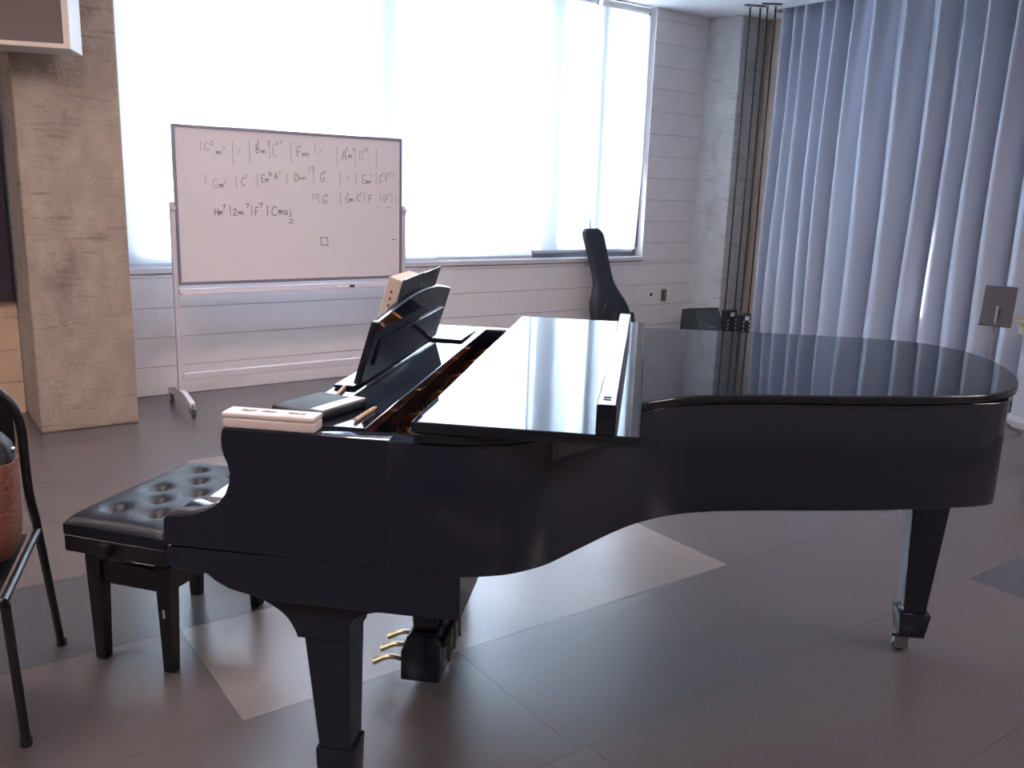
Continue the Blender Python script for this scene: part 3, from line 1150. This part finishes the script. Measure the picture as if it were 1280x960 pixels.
# (text, x, z, width, height) in crop pixels of the board's face: 4.571 px per photo px
WRITE = [
    ('|', 80, 110, 16, 45, 0), ('C', 108, 112, 34, 42, 0), ('2', 145, 85, 18, 24, 0), ('m', 175, 136, 36, 22, 1), ('7', 210, 112, 18, 22, 0),
    ('|', 262, 185, 20, 125, 0), ('%', 290, 132, 34, 36, 0), ('|', 358, 175, 20, 120, 0),
    ('B', 400, 122, 28, 46, 1), ('b', 412, 70, 14, 24, 0), ('m', 436, 124, 24, 18, 1), ('7', 462, 85, 22, 30, 0), ('|', 478, 150, 8, 90, 0),
    ('E', 496, 132, 28, 56, 0), ('b', 520, 76, 14, 24, 0), ('7', 536, 72, 18, 20, 0),
    ('|', 594, 170, 18, 110, 0), ('F', 634, 138, 34, 55, 1), ('m', 668, 138, 44, 24, 1), ('|', 734, 115, 16, 55, 0), ('%', 758, 128, 26, 34, 0),
    ('|', 858, 185, 18, 110, 0), ('A', 892, 152, 30, 56, 1), ('b', 920, 98, 12, 22, 0), ('m', 930, 140, 26, 20, 1), ('7', 952, 104, 16, 18, 0),
    ('|', 964, 190, 14, 105, 0), ('D', 990, 152, 28, 52, 0), ('(', 1016, 108, 10, 28, 0), ('7', 1024, 104, 14, 22, 0), (')', 1038, 108, 10, 28, 0), ('|', 1086, 185, 14, 100, 0),
    # second line
    ('|', 100, 290, 16, 45, 0), ('G', 148, 322, 34, 52, 0), ('m', 186, 318, 30, 22, 1), ('7', 212, 298, 14, 18, 0), ('|', 278, 320, 18, 70, 0),
    ('C', 312, 305, 28, 46, 1), ('7', 332, 262, 16, 18, 0), ('|', 400, 318, 14, 85, 0), ('E', 428, 284, 24, 40, 1), ('m', 452, 282, 22, 20, 1),
    ('7', 470, 250, 14, 20, 1), ('b', 484, 246, 10, 18, 0), ('A', 502, 268, 24, 36, 1), ('7', 528, 240, 14, 18, 0), ('|', 568, 290, 16, 62, 0),
    ('D', 618, 276, 30, 44, 1), ('m', 648, 270, 44, 20, 1), ('(', 700, 225, 12, 34, 0), ('7', 712, 216, 20, 24, 0), (')', 730, 212, 10, 24, 0), ('|', 724, 282, 14, 75, 0),
    ('G', 766, 275, 30, 50, 1), ('7', 786, 232, 18, 18, 0), ('|', 876, 300, 16, 85, 0), ('%', 918, 262, 24, 24, 0), ('|', 968, 292, 14, 75, 0),
    ('G', 1008, 282, 28, 50, 1), ('m', 1036, 282, 26, 18, 1), ('7', 1054, 250, 14, 18, 0), ('|', 1084, 290, 12, 75, 0), ('C', 1108, 272, 22, 42, 1), ('7', 1126, 232, 10, 16, 0),
    ('F', 1142, 268, 22, 42, 1), ('7', 1162, 232, 14, 18, 0), ('|', 1184, 246, 8, 30, 0),
    # third line
    ('(', 718, 376, 12, 36, 0), ('2', 730, 372, 18, 28, 0), (')', 746, 376, 10, 34, 0), ('|', 756, 398, 10, 55, 0), ('G', 780, 398, 28, 46, 1), ('7', 798, 360, 14, 16, 0),
    ('|', 876, 405, 18, 75, 0), ('G', 914, 388, 26, 46, 1), ('m', 940, 386, 20, 18, 1), ('C', 976, 382, 24, 36, 1), ('7', 994, 346, 14, 16, 0), ('|', 1018, 386, 10, 55, 0),
    ('F', 1044, 386, 26, 40, 1), ('|', 1110, 384, 8, 55, 0), ('(', 1124, 388, 14, 45, 0), ('F', 1140, 386, 24, 38, 1), ('7', 1160, 350, 14, 16, 0), (')', 1174, 388, 16, 45, 0), ('|', 1200, 386, 8, 42, 0),
    # fourth line
    ('H', 150, 474, 28, 36, 2), ('m', 178, 470, 24, 22, 2), ('7', 200, 440, 20, 24, 2), ('|', 240, 474, 12, 55, 1), ('2', 258, 472, 30, 36, 2), ('m', 290, 470, 36, 22, 2), ('7', 334, 430, 22, 24, 2),
    ('|', 362, 474, 14, 60, 1), ('F', 386, 470, 26, 44, 2), ('7', 410, 424, 28, 22, 2), ('|', 454, 472, 12, 58, 2), ('C', 482, 472, 38, 52, 2), ('m', 524, 466, 32, 30, 2), ('a', 556, 466, 22, 28, 2), ('j', 580, 464, 24, 24, 2),
    ('2', 580, 512, 32, 22, 1),
    # marks lower down
    ('.', 1062, 446, 12, 12, 0), ('-', 1088, 424, 22, 10, 0), ('-', 1150, 420, 30, 8, 0), ('.', 596, 396, 12, 10, 0), ('.', 706, 412, 14, 10, 0), ('o', 764, 638, 48, 46, 2),
    ('.', 1062, 614, 16, 16, 1), ('-', 1176, 606, 30, 10, 2),
]
# affine map: crop px -> board x, z (three measured corners of the face)
CX0, CX1 = -73.0, 1238.0      # board's left / right edges in crop px


def wpos(cx, cz):
    # perspective along the board: far (right) side is compressed, and the top edge runs down to the right
    t = (cx - CX0) / (CX1 - CX0)
    k = 1.165                  # ratio of scales left / right
    x = -WX + 2 * WX * (t / (k + (1 - k) * t))
    top = -30 + (cx - CX0) * 0.042
    bot = 878 - (cx - CX0) * 0.040
    z = 1.81 - (cz - top) / (bot - top) * 1.0
    return x, z


bms = [bmesh.new()]
HW_IDX = []
random.seed(11)
for (ch, cx, cz, w, h, dark) in WRITE:
    for st in G[ch]:
        pts = []
        for (gx, gy) in st:
            x, z = wpos(cx + gx * w + random.uniform(-1, 1), cz - gy * h + random.uniform(-1, 1))
            pts.append((x, -0.0106, z))
        pts = spline(pts, 3) if len(pts) > 2 and ch != 'o' else pts
        wd = (0.0034, 0.0042, 0.0046)[dark]
        b = bms[0]
        for i in range(len(pts) - 1):
            a, c = Vector(pts[i]), Vector(pts[i + 1])
            d = (c - a)
            if d.length < 1e-6:
                continue
            d.normalize()
            nrm = Vector((-d.z, 0, d.x)) * wd / 2
            a2, c2 = a - d * wd * 0.4, c + d * wd * 0.4
            q = [b.verts.new(p) for p in (a2 + nrm, c2 + nrm, c2 - nrm, a2 - nrm)]
            b.faces.new(q)
            HW_IDX.append(dark)
INKS = (INK_FAINT, mat('marker_ink_mid', (0.12, 0.10, 0.11), 0.6), INK)
me = mesh_of('handwriting', bms[0], None)
for m in INKS:
    me.materials.append(m)
me.polygons.foreach_set('material_index', HW_IDX)
o = link('handwriting', me, wb)
o['label'] = 'handwritten chord names between bar lines in dark marker'
o['kind'] = 'stuff'

# marker on the tray
t = thing('board_marker', 'white board marker with black cap on the whiteboard tray', 'marker', RW(0.985, WBN) + DS * 0.33 - DN * 0.045 + Vector((0, 0, 0.757)), ANG)
bm = bmesh.new()
tube(bm, [(-0.06, 0, 0.009), (0.035, 0, 0.009)], 0.009, 12)
part('barrel', bm, WHITEPL, t, 40)
bm = bmesh.new()
tube(bm, [(0.0355, 0, 0.0095), (0.075, 0, 0.0095)], 0.0095, 12)
part('cap', bm, BLK_SATIN, t, 40)

# ================================================================== CHAIR WITH BAG
A = Vector((-0.549, 0.219, 0))
B = Vector((-0.795, 0.712, 0))
ax_back = (B - A).normalized()
ax_lat = Vector((-ax_back.y, ax_back.x, 0))        # towards image left
if ax_lat.x > 0:
    ax_lat = -ax_lat
chair_rot = math.atan2(ax_back.y, ax_back.x)
CHW = 0.44
chair = thing('stacking_chair', 'black tubular metal chair holding a tan bag', 'chair', A + ax_back * 0.25 + ax_lat * CHW / 2, chair_rot)
# chair frame: local x = backwards (0 at 0.25 from front foot), local y: +-; the side seen is y = yS
yS = -CHW / 2 if ax_lat.dot(Vector((-math.sin(chair_rot), math.cos(chair_rot), 0))) > 0 else CHW / 2
sg = -1 if yS > 0 else 1


def cp(t, y, z):
    return (t - 0.25, yS + sg * y, z)


for y in (0.0, CHW):
    bm = bmesh.new()
    tube(bm, spline([cp(0.002, y, 0.0), cp(-0.03, y, 0.20), cp(-0.072, y, 0.44)], 5), 0.0125, 12)
    part('leg', bm, BLK_SATIN, chair, 50)
    bm = bmesh.new()
    tube(bm, spline([cp(0.552, y, 0.0), cp(0.47, y, 0.20), cp(0.385, y, 0.40), cp(0.345, y, 0.50)], 5), 0.0125, 12)
    part('leg', bm, BLK_SATIN, chair, 50)
    for t_, z_ in ((0.002, 0.0), (0.552, 0.0)):
        bm = bmesh.new()
        cyl(bm, cp(t_, y, 0.012), 0.0155, 0.024, 'z', 14)
        part('foot_cap', bm, NYLON, chair, 40)
bm = bmesh.new()
back = [cp(0.345, 0, 0.50), cp(0.285, 0, 0.615), cp(0.272, 0, 0.74), cp(0.268, 0.004, 0.82), cp(0.262, 0.03, 0.885), cp(0.260, 0.09, 0.925),
        cp(0.258, 0.22, 0.935), cp(0.260, CHW - 0.09, 0.925), cp(0.262, CHW - 0.03, 0.885), cp(0.268, CHW - 0.004, 0.82), cp(0.272, CHW, 0.74), cp(0.285, CHW, 0.615), cp(0.345, CHW, 0.50)]
tube(bm, spline(back, 5), 0.013, 12)
part('back_frame', bm, BLK_SATIN, chair, 50)
bm = bmesh.new()
for y in (0.0, CHW):
    tube(bm, [cp(-0.085, y, 0.452), cp(0.356, y, 0.470)], 0.011, 10)
tube(bm, [cp(-0.085, 0, 0.452), cp(-0.085, CHW, 0.452)], 0.011, 10)
part('seat_rail', bm, BLK_SATIN, chair, 50)
bm = bmesh.new()
v = []
for i in range(9):
    for j in range(9):
        t_ = -0.09 + 0.40 * i / 8
        y = 0.016 + (CHW - 0.032) * j / 8
        v.append(bm.verts.new(cp(t_, y, 0.458 + 0.017 * i / 8 + 0.010 * math.sin(math.pi * i / 8) * math.sin(math.pi * j / 8))))
for i in range(8):
    for j in range(8):
        bm.faces.new((v[i * 9 + j], v[i * 9 + j + 1], v[(i + 1) * 9 + j + 1], v[(i + 1) * 9 + j]))
bmesh.ops.solidify(bm, geom=bm.faces[:], thickness=0.02)
part('seat', bm, mat('black_vinyl', (0.016, 0.017, 0.020), 0.4), chair, 50)
bm = bmesh.new()
v = []
for i in range(9):
    for j in range(9):
        z = 0.66 + 0.24 * i / 8
        y = 0.02 + (CHW - 0.04) * j / 8
        if i == 8:
            y = 0.07 + (CHW - 0.14) * j / 8
        v.append(bm.verts.new(cp(0.276 + 0.018 * math.sin(math.pi * j / 8), y, z)))
for i in range(8):
    for j in range(8):
        bm.faces.new((v[i * 9 + j], v[i * 9 + j + 1], v[(i + 1) * 9 + j + 1], v[(i + 1) * 9 + j]))
bmesh.ops.solidify(bm, geom=bm.faces[:], thickness=0.014)
part('backrest', bm, mat('black_vinyl', (0.016, 0.017, 0.020), 0.4), chair, 50)

# bag on the seat
bag = thing('shoulder_bag', 'tan orange woven leather bag with black top on the chair', 'bag',
            A + ax_back * 0.14 + ax_lat * 0.172 + Vector((0, 0, 0.490)), chair_rot)
bm = bmesh.new()
N_ = 24
rings = []
for (z, hx, hy) in ((0.0, 0.080, 0.145), (0.012, 0.095, 0.165), (0.08, 0.100, 0.172), (0.17, 0.088, 0.176), (0.26, 0.070, 0.180)):
    ring = []
    for k in range(N_):
        a = 2 * math.pi * k / N_
        c, s = math.cos(a), math.sin(a)
        ring.append(bm.verts.new((hx * math.copysign(abs(c) ** 0.45, c), hy * math.copysign(abs(s) ** 0.35, s), z)))
    rings.append(ring)
for i in range(len(rings) - 1):
    for k in range(N_):
        bm.faces.new((rings[i][k], rings[i][(k + 1) % N_], rings[i + 1][(k + 1) % N_], rings[i + 1][k]))
bm.faces.new(list(reversed(rings[0])))
bm.faces.new(rings[-1])
part('bag_body', bm, ORANGE, bag, 60, label='tan orange woven leather body')
bm = bmesh.new()
rings = []
for (z, hx, hy) in ((0.2605, 0.068, 0.178), (0.30, 0.058, 0.170), (0.33, 0.036, 0.150), (0.338, 0.012, 0.125)):
    ring = []
    for k in range(N_):
        a = 2 * math.pi * k / N_
        c, s = math.cos(a), math.sin(a)
        ring.append(bm.verts.new((hx * math.copysign(abs(c) ** 0.5, c), hy * math.copysign(abs(s) ** 0.4, s), z)))
    rings.append(ring)
for i in range(len(rings) - 1):
    for k in range(N_):
        bm.faces.new((rings[i][k], rings[i][(k + 1) % N_], rings[i + 1][(k + 1) % N_], rings[i + 1][k]))
bm.faces.new(list(reversed(rings[0])))
bm.faces.new(rings[-1])
part('bag_top', bm, LEATHER, bag, 60, label='black leather flap')
bm = bmesh.new()
cyl(bm, (0.0, -0.176, 0.285), 0.008, 0.008, 'y', 12)
part('buckle', bm, STEEL, bag, 40)

# ================================================================== GIG BAG
gb = thing('guitar_gig_bag', 'black padded guitar gig bag leaning on the wall under the window', 'gig bag', RW(4.13, -0.30), ANG)
bm = bmesh.new()
# axis leans from floor towards the wall and to the left; profile of half widths along height
prof = [(0.0, 0.12, 0.050), (0.02, 0.19, 0.062), (0.10, 0.225, 0.070), (0.22, 0.235, 0.070), (0.34, 0.232, 0.068), (0.44, 0.222, 0.066),
        (0.52, 0.200, 0.064), (0.60, 0.155, 0.058), (0.68, 0.120, 0.052), (0.76, 0.108, 0.046), (0.90, 0.110, 0.044), (1.05, 0.116, 0.044),
        (1.13, 0.116, 0.044), (1.17, 0.104, 0.040), (1.20, 0.070, 0.030)]
prof = [p for p in spline(prof, 3)]
rings = []
for (h, hw, hd) in prof:
    cx = 0.035 - 0.215 * h
    cy = 0.0 + 0.16 * h
    ring = []
    for k in range(20):
        a = 2 * math.pi * k / 20
        c, s = math.cos(a), math.sin(a)
        ring.append(bm.verts.new((cx + hw * math.copysign(abs(c) ** 0.7, c), cy + hd * math.copysign(abs(s) ** 0.6, s), 0.002 + h * 0.965)))
    rings.append(ring)
for i in range(len(rings) - 1):
    for k in range(20):
        bm.faces.new((rings[i][k], rings[i][(k + 1) % 20], rings[i + 1][(k + 1) % 20], rings[i + 1][k]))
bm.faces.new(list(reversed(rings[0])))
bm.faces.new(rings[-1])
part('bag_body', bm, NYLON, gb, 60)
bm = bmesh.new()
tube(bm, spline([(-0.16, -0.02, 0.50), (-0.205, -0.03, 0.46), (-0.215, -0.03, 0.38), (-0.17, -0.03, 0.33)], 5), 0.012, 8)
part('carry_handle', bm, NYLON, gb, 60)
bm = bmesh.new()
pk = [(-0.07, 0.10), (0.19, 0.10), (0.17, 0.40), (-0.10, 0.42)]
pts0 = [bm.verts.new((x, -0.082 + 0.16 * z, z)) for x, z in pk]
pts1 = [bm.verts.new((x, -0.060 + 0.16 * z, z)) for x, z in pk]
bm.faces.new(pts0)
bm.faces.new(list(reversed(pts1)))
for i in range(4):
    bm.faces.new((pts0[i], pts1[i], pts1[(i + 1) % 4], pts0[(i + 1) % 4]))
bevel(bm, 0.008, 2)
part('front_pocket', bm, NYLON, gb, 50)

# ================================================================== WALL PLATES
t = thing('power_outlet', 'white power outlet plate on the block wall beside the gig bag', 'outlet', RW(4.81, 0.0, 0.455), ANG)
bm = bmesh.new()
box(bm, -0.036, 0.036, -0.007, -0.0003, 0, 0.115)
bevel(bm, 0.002, 1)
part('plate', bm, WHITEPL, t)
bm = bmesh.new()
box(bm, -0.014, 0.014, -0.009, -0.0072, 0.042, 0.072)
part('socket', bm, BLK_SATIN, t)
t = thing('steel_wall_plate', 'dull metal cover plate on the block wall near the corner pillar', 'wall plate', RW(4.99, 0.0, 0.440), ANG)
bm = bmesh.new()
box(bm, -0.036, 0.036, -0.007, -0.0003, 0, 0.115)
bevel(bm, 0.002, 1)
part('plate', bm, mat('dull_plate', (0.22, 0.18, 0.16), 0.4, 0.5), t)
for z in (0.03, 0.085):
    bm = bmesh.new()
    cyl(bm, (0, -0.0085, z), 0.004, 0.003, 'y', 10)
    part('screw', bm, STEEL, t)

# ================================================================== CORNER: wedge monitor, power boxes, cables
t = thing('floor_monitor', 'black wedge floor monitor speaker in front of the corner pillar', 'speaker', RW(5.06, -0.48), ANG + math.radians(-12))
bm = bmesh.new()
prism(bm, [(-0.25, 0.0), (-0.25, 0.06), (-0.02, 0.43), (0.14, 0.40), (0.17, 0.0)], -0.155, 0.155, 'x')
bevel(bm, 0.006, 2)
cab = part('cabinet', bm, mat('black_carpet', (0.022, 0.026, 0.028), 0.8, bump=(300, 0.4)), t)
bm = bmesh.new()
nrm = Vector((0, -0.37, 0.23)).normalized() * 0.002
for (x0, x1, f0, f1) in ((-0.135, 0.135, 0.06, 0.94),):
    q0 = [Vector((x, -0.25 + 0.23 * f, 0.06 + 0.37 * f)) + nrm * 1.0 for x, f in ((x0, f0), (x1, f0), (x1, f1), (x0, f1))]
    a_ = [bm.verts.new(p) for p in q0]
    b_ = [bm.verts.new(p + nrm * 3) for p in q0]
    bm.faces.new(a_)
    bm.faces.new(list(reversed(b_)))
    for i in range(4):
        bm.faces.new((a_[i], b_[i], b_[(i + 1) % 4], a_[(i + 1) % 4]))
part('grille', bm, mat('dark_grille', (0.030, 0.036, 0.040), 0.5, bump=(500, 0.4)), t)
bm = bmesh.new()
q0 = [Vector((x, -0.25 + 0.23 * f, 0.06 + 0.37 * f)) + nrm * 4.6 for x, f in ((-0.03, 0.54), (0.05, 0.50), (0.05, 0.52), (-0.03, 0.56))]
a_ = [bm.verts.new(p) for p in q0]
b_ = [bm.verts.new(p + nrm) for p in q0]
bm.faces.new(a_)
bm.faces.new(list(reversed(b_)))
for i in range(4):
    bm.faces.new((a_[i], b_[i], b_[(i + 1) % 4], a_[(i + 1) % 4]))
part('badge', bm, STEEL, t)

for (s, n, hw, h, lab) in ((5.212, -0.670, 0.074, 0.425, 'black multi socket power box under the two cables beside the pillar edge'),
                           (5.252, -0.815, 0.062, 0.405, 'black multi socket power box under the two cables beside the curtain')):
    t = thing('power_box', lab, 'power box', RW(s, n, 0.0), ANG, 'power boxes below the cables')
    bm = bmesh.new()
    box(bm, -hw, hw, -0.035, 0.035, 0.0, h)
    bevel(bm, 0.006, 2)
    part('housing', bm, BLK_SATIN, t)
    bm = bmesh.new()
    box(bm, -0.024, 0.032, -0.0375, -0.0353, h - 0.062, h - 0.024)
    part('label_plate', bm, WHITEPL, t)
    for j in range(8):
        for x in (-hw + 0.022, hw - 0.020):
            bm = bmesh.new()
            box(bm, x - 0.006, x + 0.006, -0.0375, -0.0353, 0.04 + j * 0.040, 0.058 + j * 0.040)
            part('socket_light', bm, WHITEPL, t)
CABLES = ((5.165, -0.650, 0.4255, 'black cable hanging beside the edge of the grey pillar'),
          (5.255, -0.690, 0.4255, 'second black hanging cable, next to the one at the pillar edge'),
          (5.222, -0.795, 0.4055, 'third black hanging cable, second from the curtain'),
          (5.282, -0.835, 0.4055, 'black hanging cable next to the grey curtain'))
for (s, n, top, lab) in CABLES:
    bm = bmesh.new()
    tube(bm, [(0, 0, 0), (0.004, 0, 0.8), (0, 0, 1.8), (0, 0, CEIL_Z - 0.03 - top)], 0.008, 8)
    o = link('hanging_cable', mesh_of('hanging_cable', bm, CABLE, 50), None, RW(s, n, top), ANG)
    tag(o, lab, 'cable', 'cables hanging from the ceiling')
for (k, lab) in ((0, 'small dark ceiling bracket holding the cables beside the pillar'), (2, 'small dark ceiling bracket holding the cables beside the curtain')):
    (sa, na), (sb, nb) = CABLES[k][:2], CABLES[k + 1][:2]
    t = thing('cable_bracket', lab, 'bracket', RW((sa + sb) / 2, (na + nb) / 2, CEIL_Z - 0.03), ANG + math.atan2(nb - na, sb - sa))
    d = math.hypot(sb - sa, nb - na) / 2
    bm = bmesh.new()
    box(bm, -d - 0.05, d + 0.05, -0.02, 0.02, 0.020, 0.0299)
    part('plate', bm, BLK_SATIN, t)
    for x in (-d, d):
        bm = bmesh.new()
        cyl(bm, (x, 0, 0.01), 0.012, 0.0199, 'z', 12)
        part('clamp', bm, STEEL, t, 40)

# ================================================================== CURTAIN
cur = thing('stage_curtain', 'long pleated blue grey curtain along the right wall', 'curtain', RW(5.64, -2.4, 0.02), ANG)
random.seed(5)
bm = bmesh.new()
ys = []
# ridges of the pleats: (position along the wall, half width, depth)
RIDGES = [(-0.74, 0.05, 0.9), (-0.83, 0.045, 0.7), (-0.985, 0.055, 1.0), (-1.165, 0.055, 0.9), (-1.32, 0.05, 1.1), (-1.45, 0.045, 0.7), (-1.69, 0.06, 1.1),
          (-1.98, 0.06, 1.15), (-2.255, 0.06, 1.1), (-2.43, 0.05, 0.9), (-2.64, 0.06, 1.15), (-2.86, 0.06, 1.1), (-3.10, 0.06, 1.0), (-3.33, 0.055, 1.0),
          (-3.58, 0.06, 1.1), (-3.84, 0.06, 1.0), (-4.10, 0.06, 1.1), (-4.36, 0.06, 1.0)]
NZ = 40
Ht = CEIL_Z + 0.42


CENT = [c for c, w, a in RIDGES]


def fold_offset(y, zf):
    """zf 0 floor .. 1 top; pinched narrow pleats at the top opening into full round folds below"""
    n = y - 2.4
    o = 0.0
    wt = zf ** 2.0
    for i, (c, w, a) in enumerate(RIDGES):
        c2 = c + 0.025 * math.sin(2.2 * zf + i * 1.7) * (1 - zf)
        lo = (CENT[i] + CENT[i + 1]) / 2 if i + 1 < len(CENT) else c - 0.13
        hi = (CENT[i] + CENT[i - 1]) / 2 if i else c + 0.06
        if lo <= n < hi:
            h = (hi - c2) if n > c2 else (c2 - lo)
            t = min(1.0, abs(n - c2) / max(h, 0.01))
            full = math.cos(t * math.pi / 2) ** 0.9
            pin = math.exp(-(abs(n - c2) / (w * 0.75)) ** 2.2)
            o = -0.165 * a * ((1 - wt) * full + wt * pin * 0.9)
    return o + 0.006 * math.sin(n * 23 + 2 * zf)


cols = []
nyc = 700
for k in range(nyc + 1):
    cols.append(1.72 - 3.9 * k / nyc)
grid = []
for i in range(NZ + 1):
    zf = i / NZ
    row = []
    for k, y in enumerate(cols):
        row.append(bm.verts.new((fold_offset(y, zf) + 0.012 * math.sin(y * 3 + zf * 4), y + 0.015 * math.sin(6 * zf + y * 4) * (1 - zf), zf * Ht)))
    grid.append(row)
for i in range(NZ):
    for k in range(nyc):
        bm.faces.new((grid[i][k], grid[i][k + 1], grid[i + 1][k + 1], grid[i + 1][k]))
part('curtain_cloth', bm, CURTAIN, cur, 80)
bm = bmesh.new()
box(bm, -0.02, 0.02, -2.2, 1.75, Ht + 0.01, Ht + 0.045)
part('curtain_rail', bm, ALU, cur)

# ================================================================== MUSIC STAND, PEDESTAL, CASE at right
t = thing('music_stand', 'grey metal music stand in front of the curtain beyond the piano tail', 'music stand', RW(4.62, -3.42), ANG + math.radians(20))
bm = bmesh.new()
cyl(bm, (0, 0, 0.43), 0.009, 0.80, 'z', 12)
part('pole', bm, mat('pole_bright', (0.42, 0.40, 0.43), 0.3, 0.8), t, 40)
bm = bmesh.new()
for k in range(3):
    a = 2 * math.pi * k / 3 + 0.4
    tube(bm, [(0.009 * math.cos(a), 0.009 * math.sin(a), 0.16), (0.20 * math.cos(a), 0.20 * math.sin(a), 0.03), (0.25 * math.cos(a), 0.25 * math.sin(a), 0.008)], 0.008, 8)
part('tripod_base', bm, STANDGREY, t, 40)
bm = bmesh.new()
box(bm, -0.012, 0.002, -0.095, 0.095, 0.70, 0.955)
for v_ in bm.verts:
    v_.co.x += (v_.co.z - 0.70) * 0.35
bevel(bm, 0.002, 1)
dk = part('desk_plate', bm, STANDGREY, t)
bm = bmesh.new()
box(bm, -0.065, -0.0125, -0.095, 0.095, 0.70, 0.705)
part('desk_lip', bm, STANDGREY, t)
bm = bmesh.new()
cyl(bm, (0.03, 0.0, 0.80), 0.016, 0.03, 'x', 14)
part('knob', bm, CHROME, t, 40)

t = thing('wooden_pedestal', 'pale wooden topped pedestal standing by the curtain', 'pedestal', RW(5.02, -3.60), ANG)
bm = bmesh.new()
prof = [(0.22, 0.0), (0.22, 0.04), (0.17, 0.07), (0.16, 0.62)]
for i in range(len(prof) - 1):
    pass
tube(bm, [(0, 0, 0.0), (0, 0, 0.04), (0, 0, 0.07), (0, 0, 0.63)], [0.19, 0.19, 0.155, 0.155], 28)
part('column', bm, mat('pale_cloth', (0.34, 0.33, 0.36), 0.8), t, 40)
bm = bmesh.new()
tube(bm, [(0, 0, 0.6305), (0, 0, 0.675), (0, 0, 0.680), (0, 0, 0.70), (0, 0, 0.715), (0, 0, 0.73)], [0.185, 0.185, 0.175, 0.19, 0.225, 0.225], 32)
part('top_cap', bm, WOOD, t, 40)

t = thing('black_case', 'black equipment case on the floor at the piano tail', 'case', RW(3.80, -4.35), ANG)
bm = bmesh.new()
box(bm, -0.16, 0.30, -0.25, 0.19, 0.012, 0.27)
bevel(bm, 0.01, 2)
part('case_body', bm, BLK_SATIN, t)
bm = bmesh.new()
for x in (-0.13, 0.27):
    for y in (-0.22, 0.16):
        cyl(bm, (x, y, 0.006), 0.015, 0.012, 'z', 10)
part('rubber_feet', bm, NYLON, t)
bm = bmesh.new()
tube(bm, spline([(0.0, 0.0, 0.27), (0.01, 0.0, 0.295), (0.13, 0.0, 0.295), (0.14, 0.0, 0.27)], 4), 0.007, 8)
part('handle', bm, NYLON, t, 40)

# ================================================================== LEFT: wall speaker, dark panel
spk = thing('wall_speaker', 'white wall speaker with brown cloth grille fixed to the concrete pillar', 'speaker', RW(-0.72, -1.02, 2.10), ANG + math.radians(-22))
# local x right, y back (away from the room), origin bottom front centre
bm = bmesh.new()
box(bm, -0.26, 0.26, 0.012, 0.27, 0.0, 0.62)
bevel(bm, 0.004, 1)
part('cabinet', bm, SPKWHITE, spk)
bm = bmesh.new()
for (x0, x1, z0, z1) in ((-0.26, -0.23, 0, 0.62), (0.23, 0.26, 0, 0.62), (-0.2298, 0.2298, 0, 0.022), (-0.2298, 0.2298, 0.598, 0.62)):
    box(bm, x0, x1, -0.004, 0.0118, z0, z1)
part('front_frame', bm, mat('wood_trim_white', (0.62, 0.52, 0.45), 0.5), spk)
bm = bmesh.new()
box(bm, -0.228, 0.228, 0.002, 0.0118, 0.0225, 0.5975)
part('grille', bm, GRILLE, spk)
bm = bmesh.new()
box(bm, -0.05, 0.05, 0.2705, 0.40, 0.22, 0.38)
part('bracket', bm, BLK_SATIN, spk)

t = thing('acoustic_panel', 'dark purple panel hung on the tan block wall beside the pillar', 'panel', RW(-1.32, -0.104, 0.72), ANG)
bm = bmesh.new()
box(bm, -0.60, 0.598, -0.05, 0.0, 0.0, 1.45)
bevel(bm, 0.006, 1)
part('panel_cloth', bm, PURPLE, t)
for (x0, x1) in ((-0.61, -0.6005), (0.5985, 0.608)):
    bm = bmesh.new()
    box(bm, x0, x1, -0.052, 0.0, -0.01, 1.46)
    part('edge_trim', bm, BLK_SATIN, t)
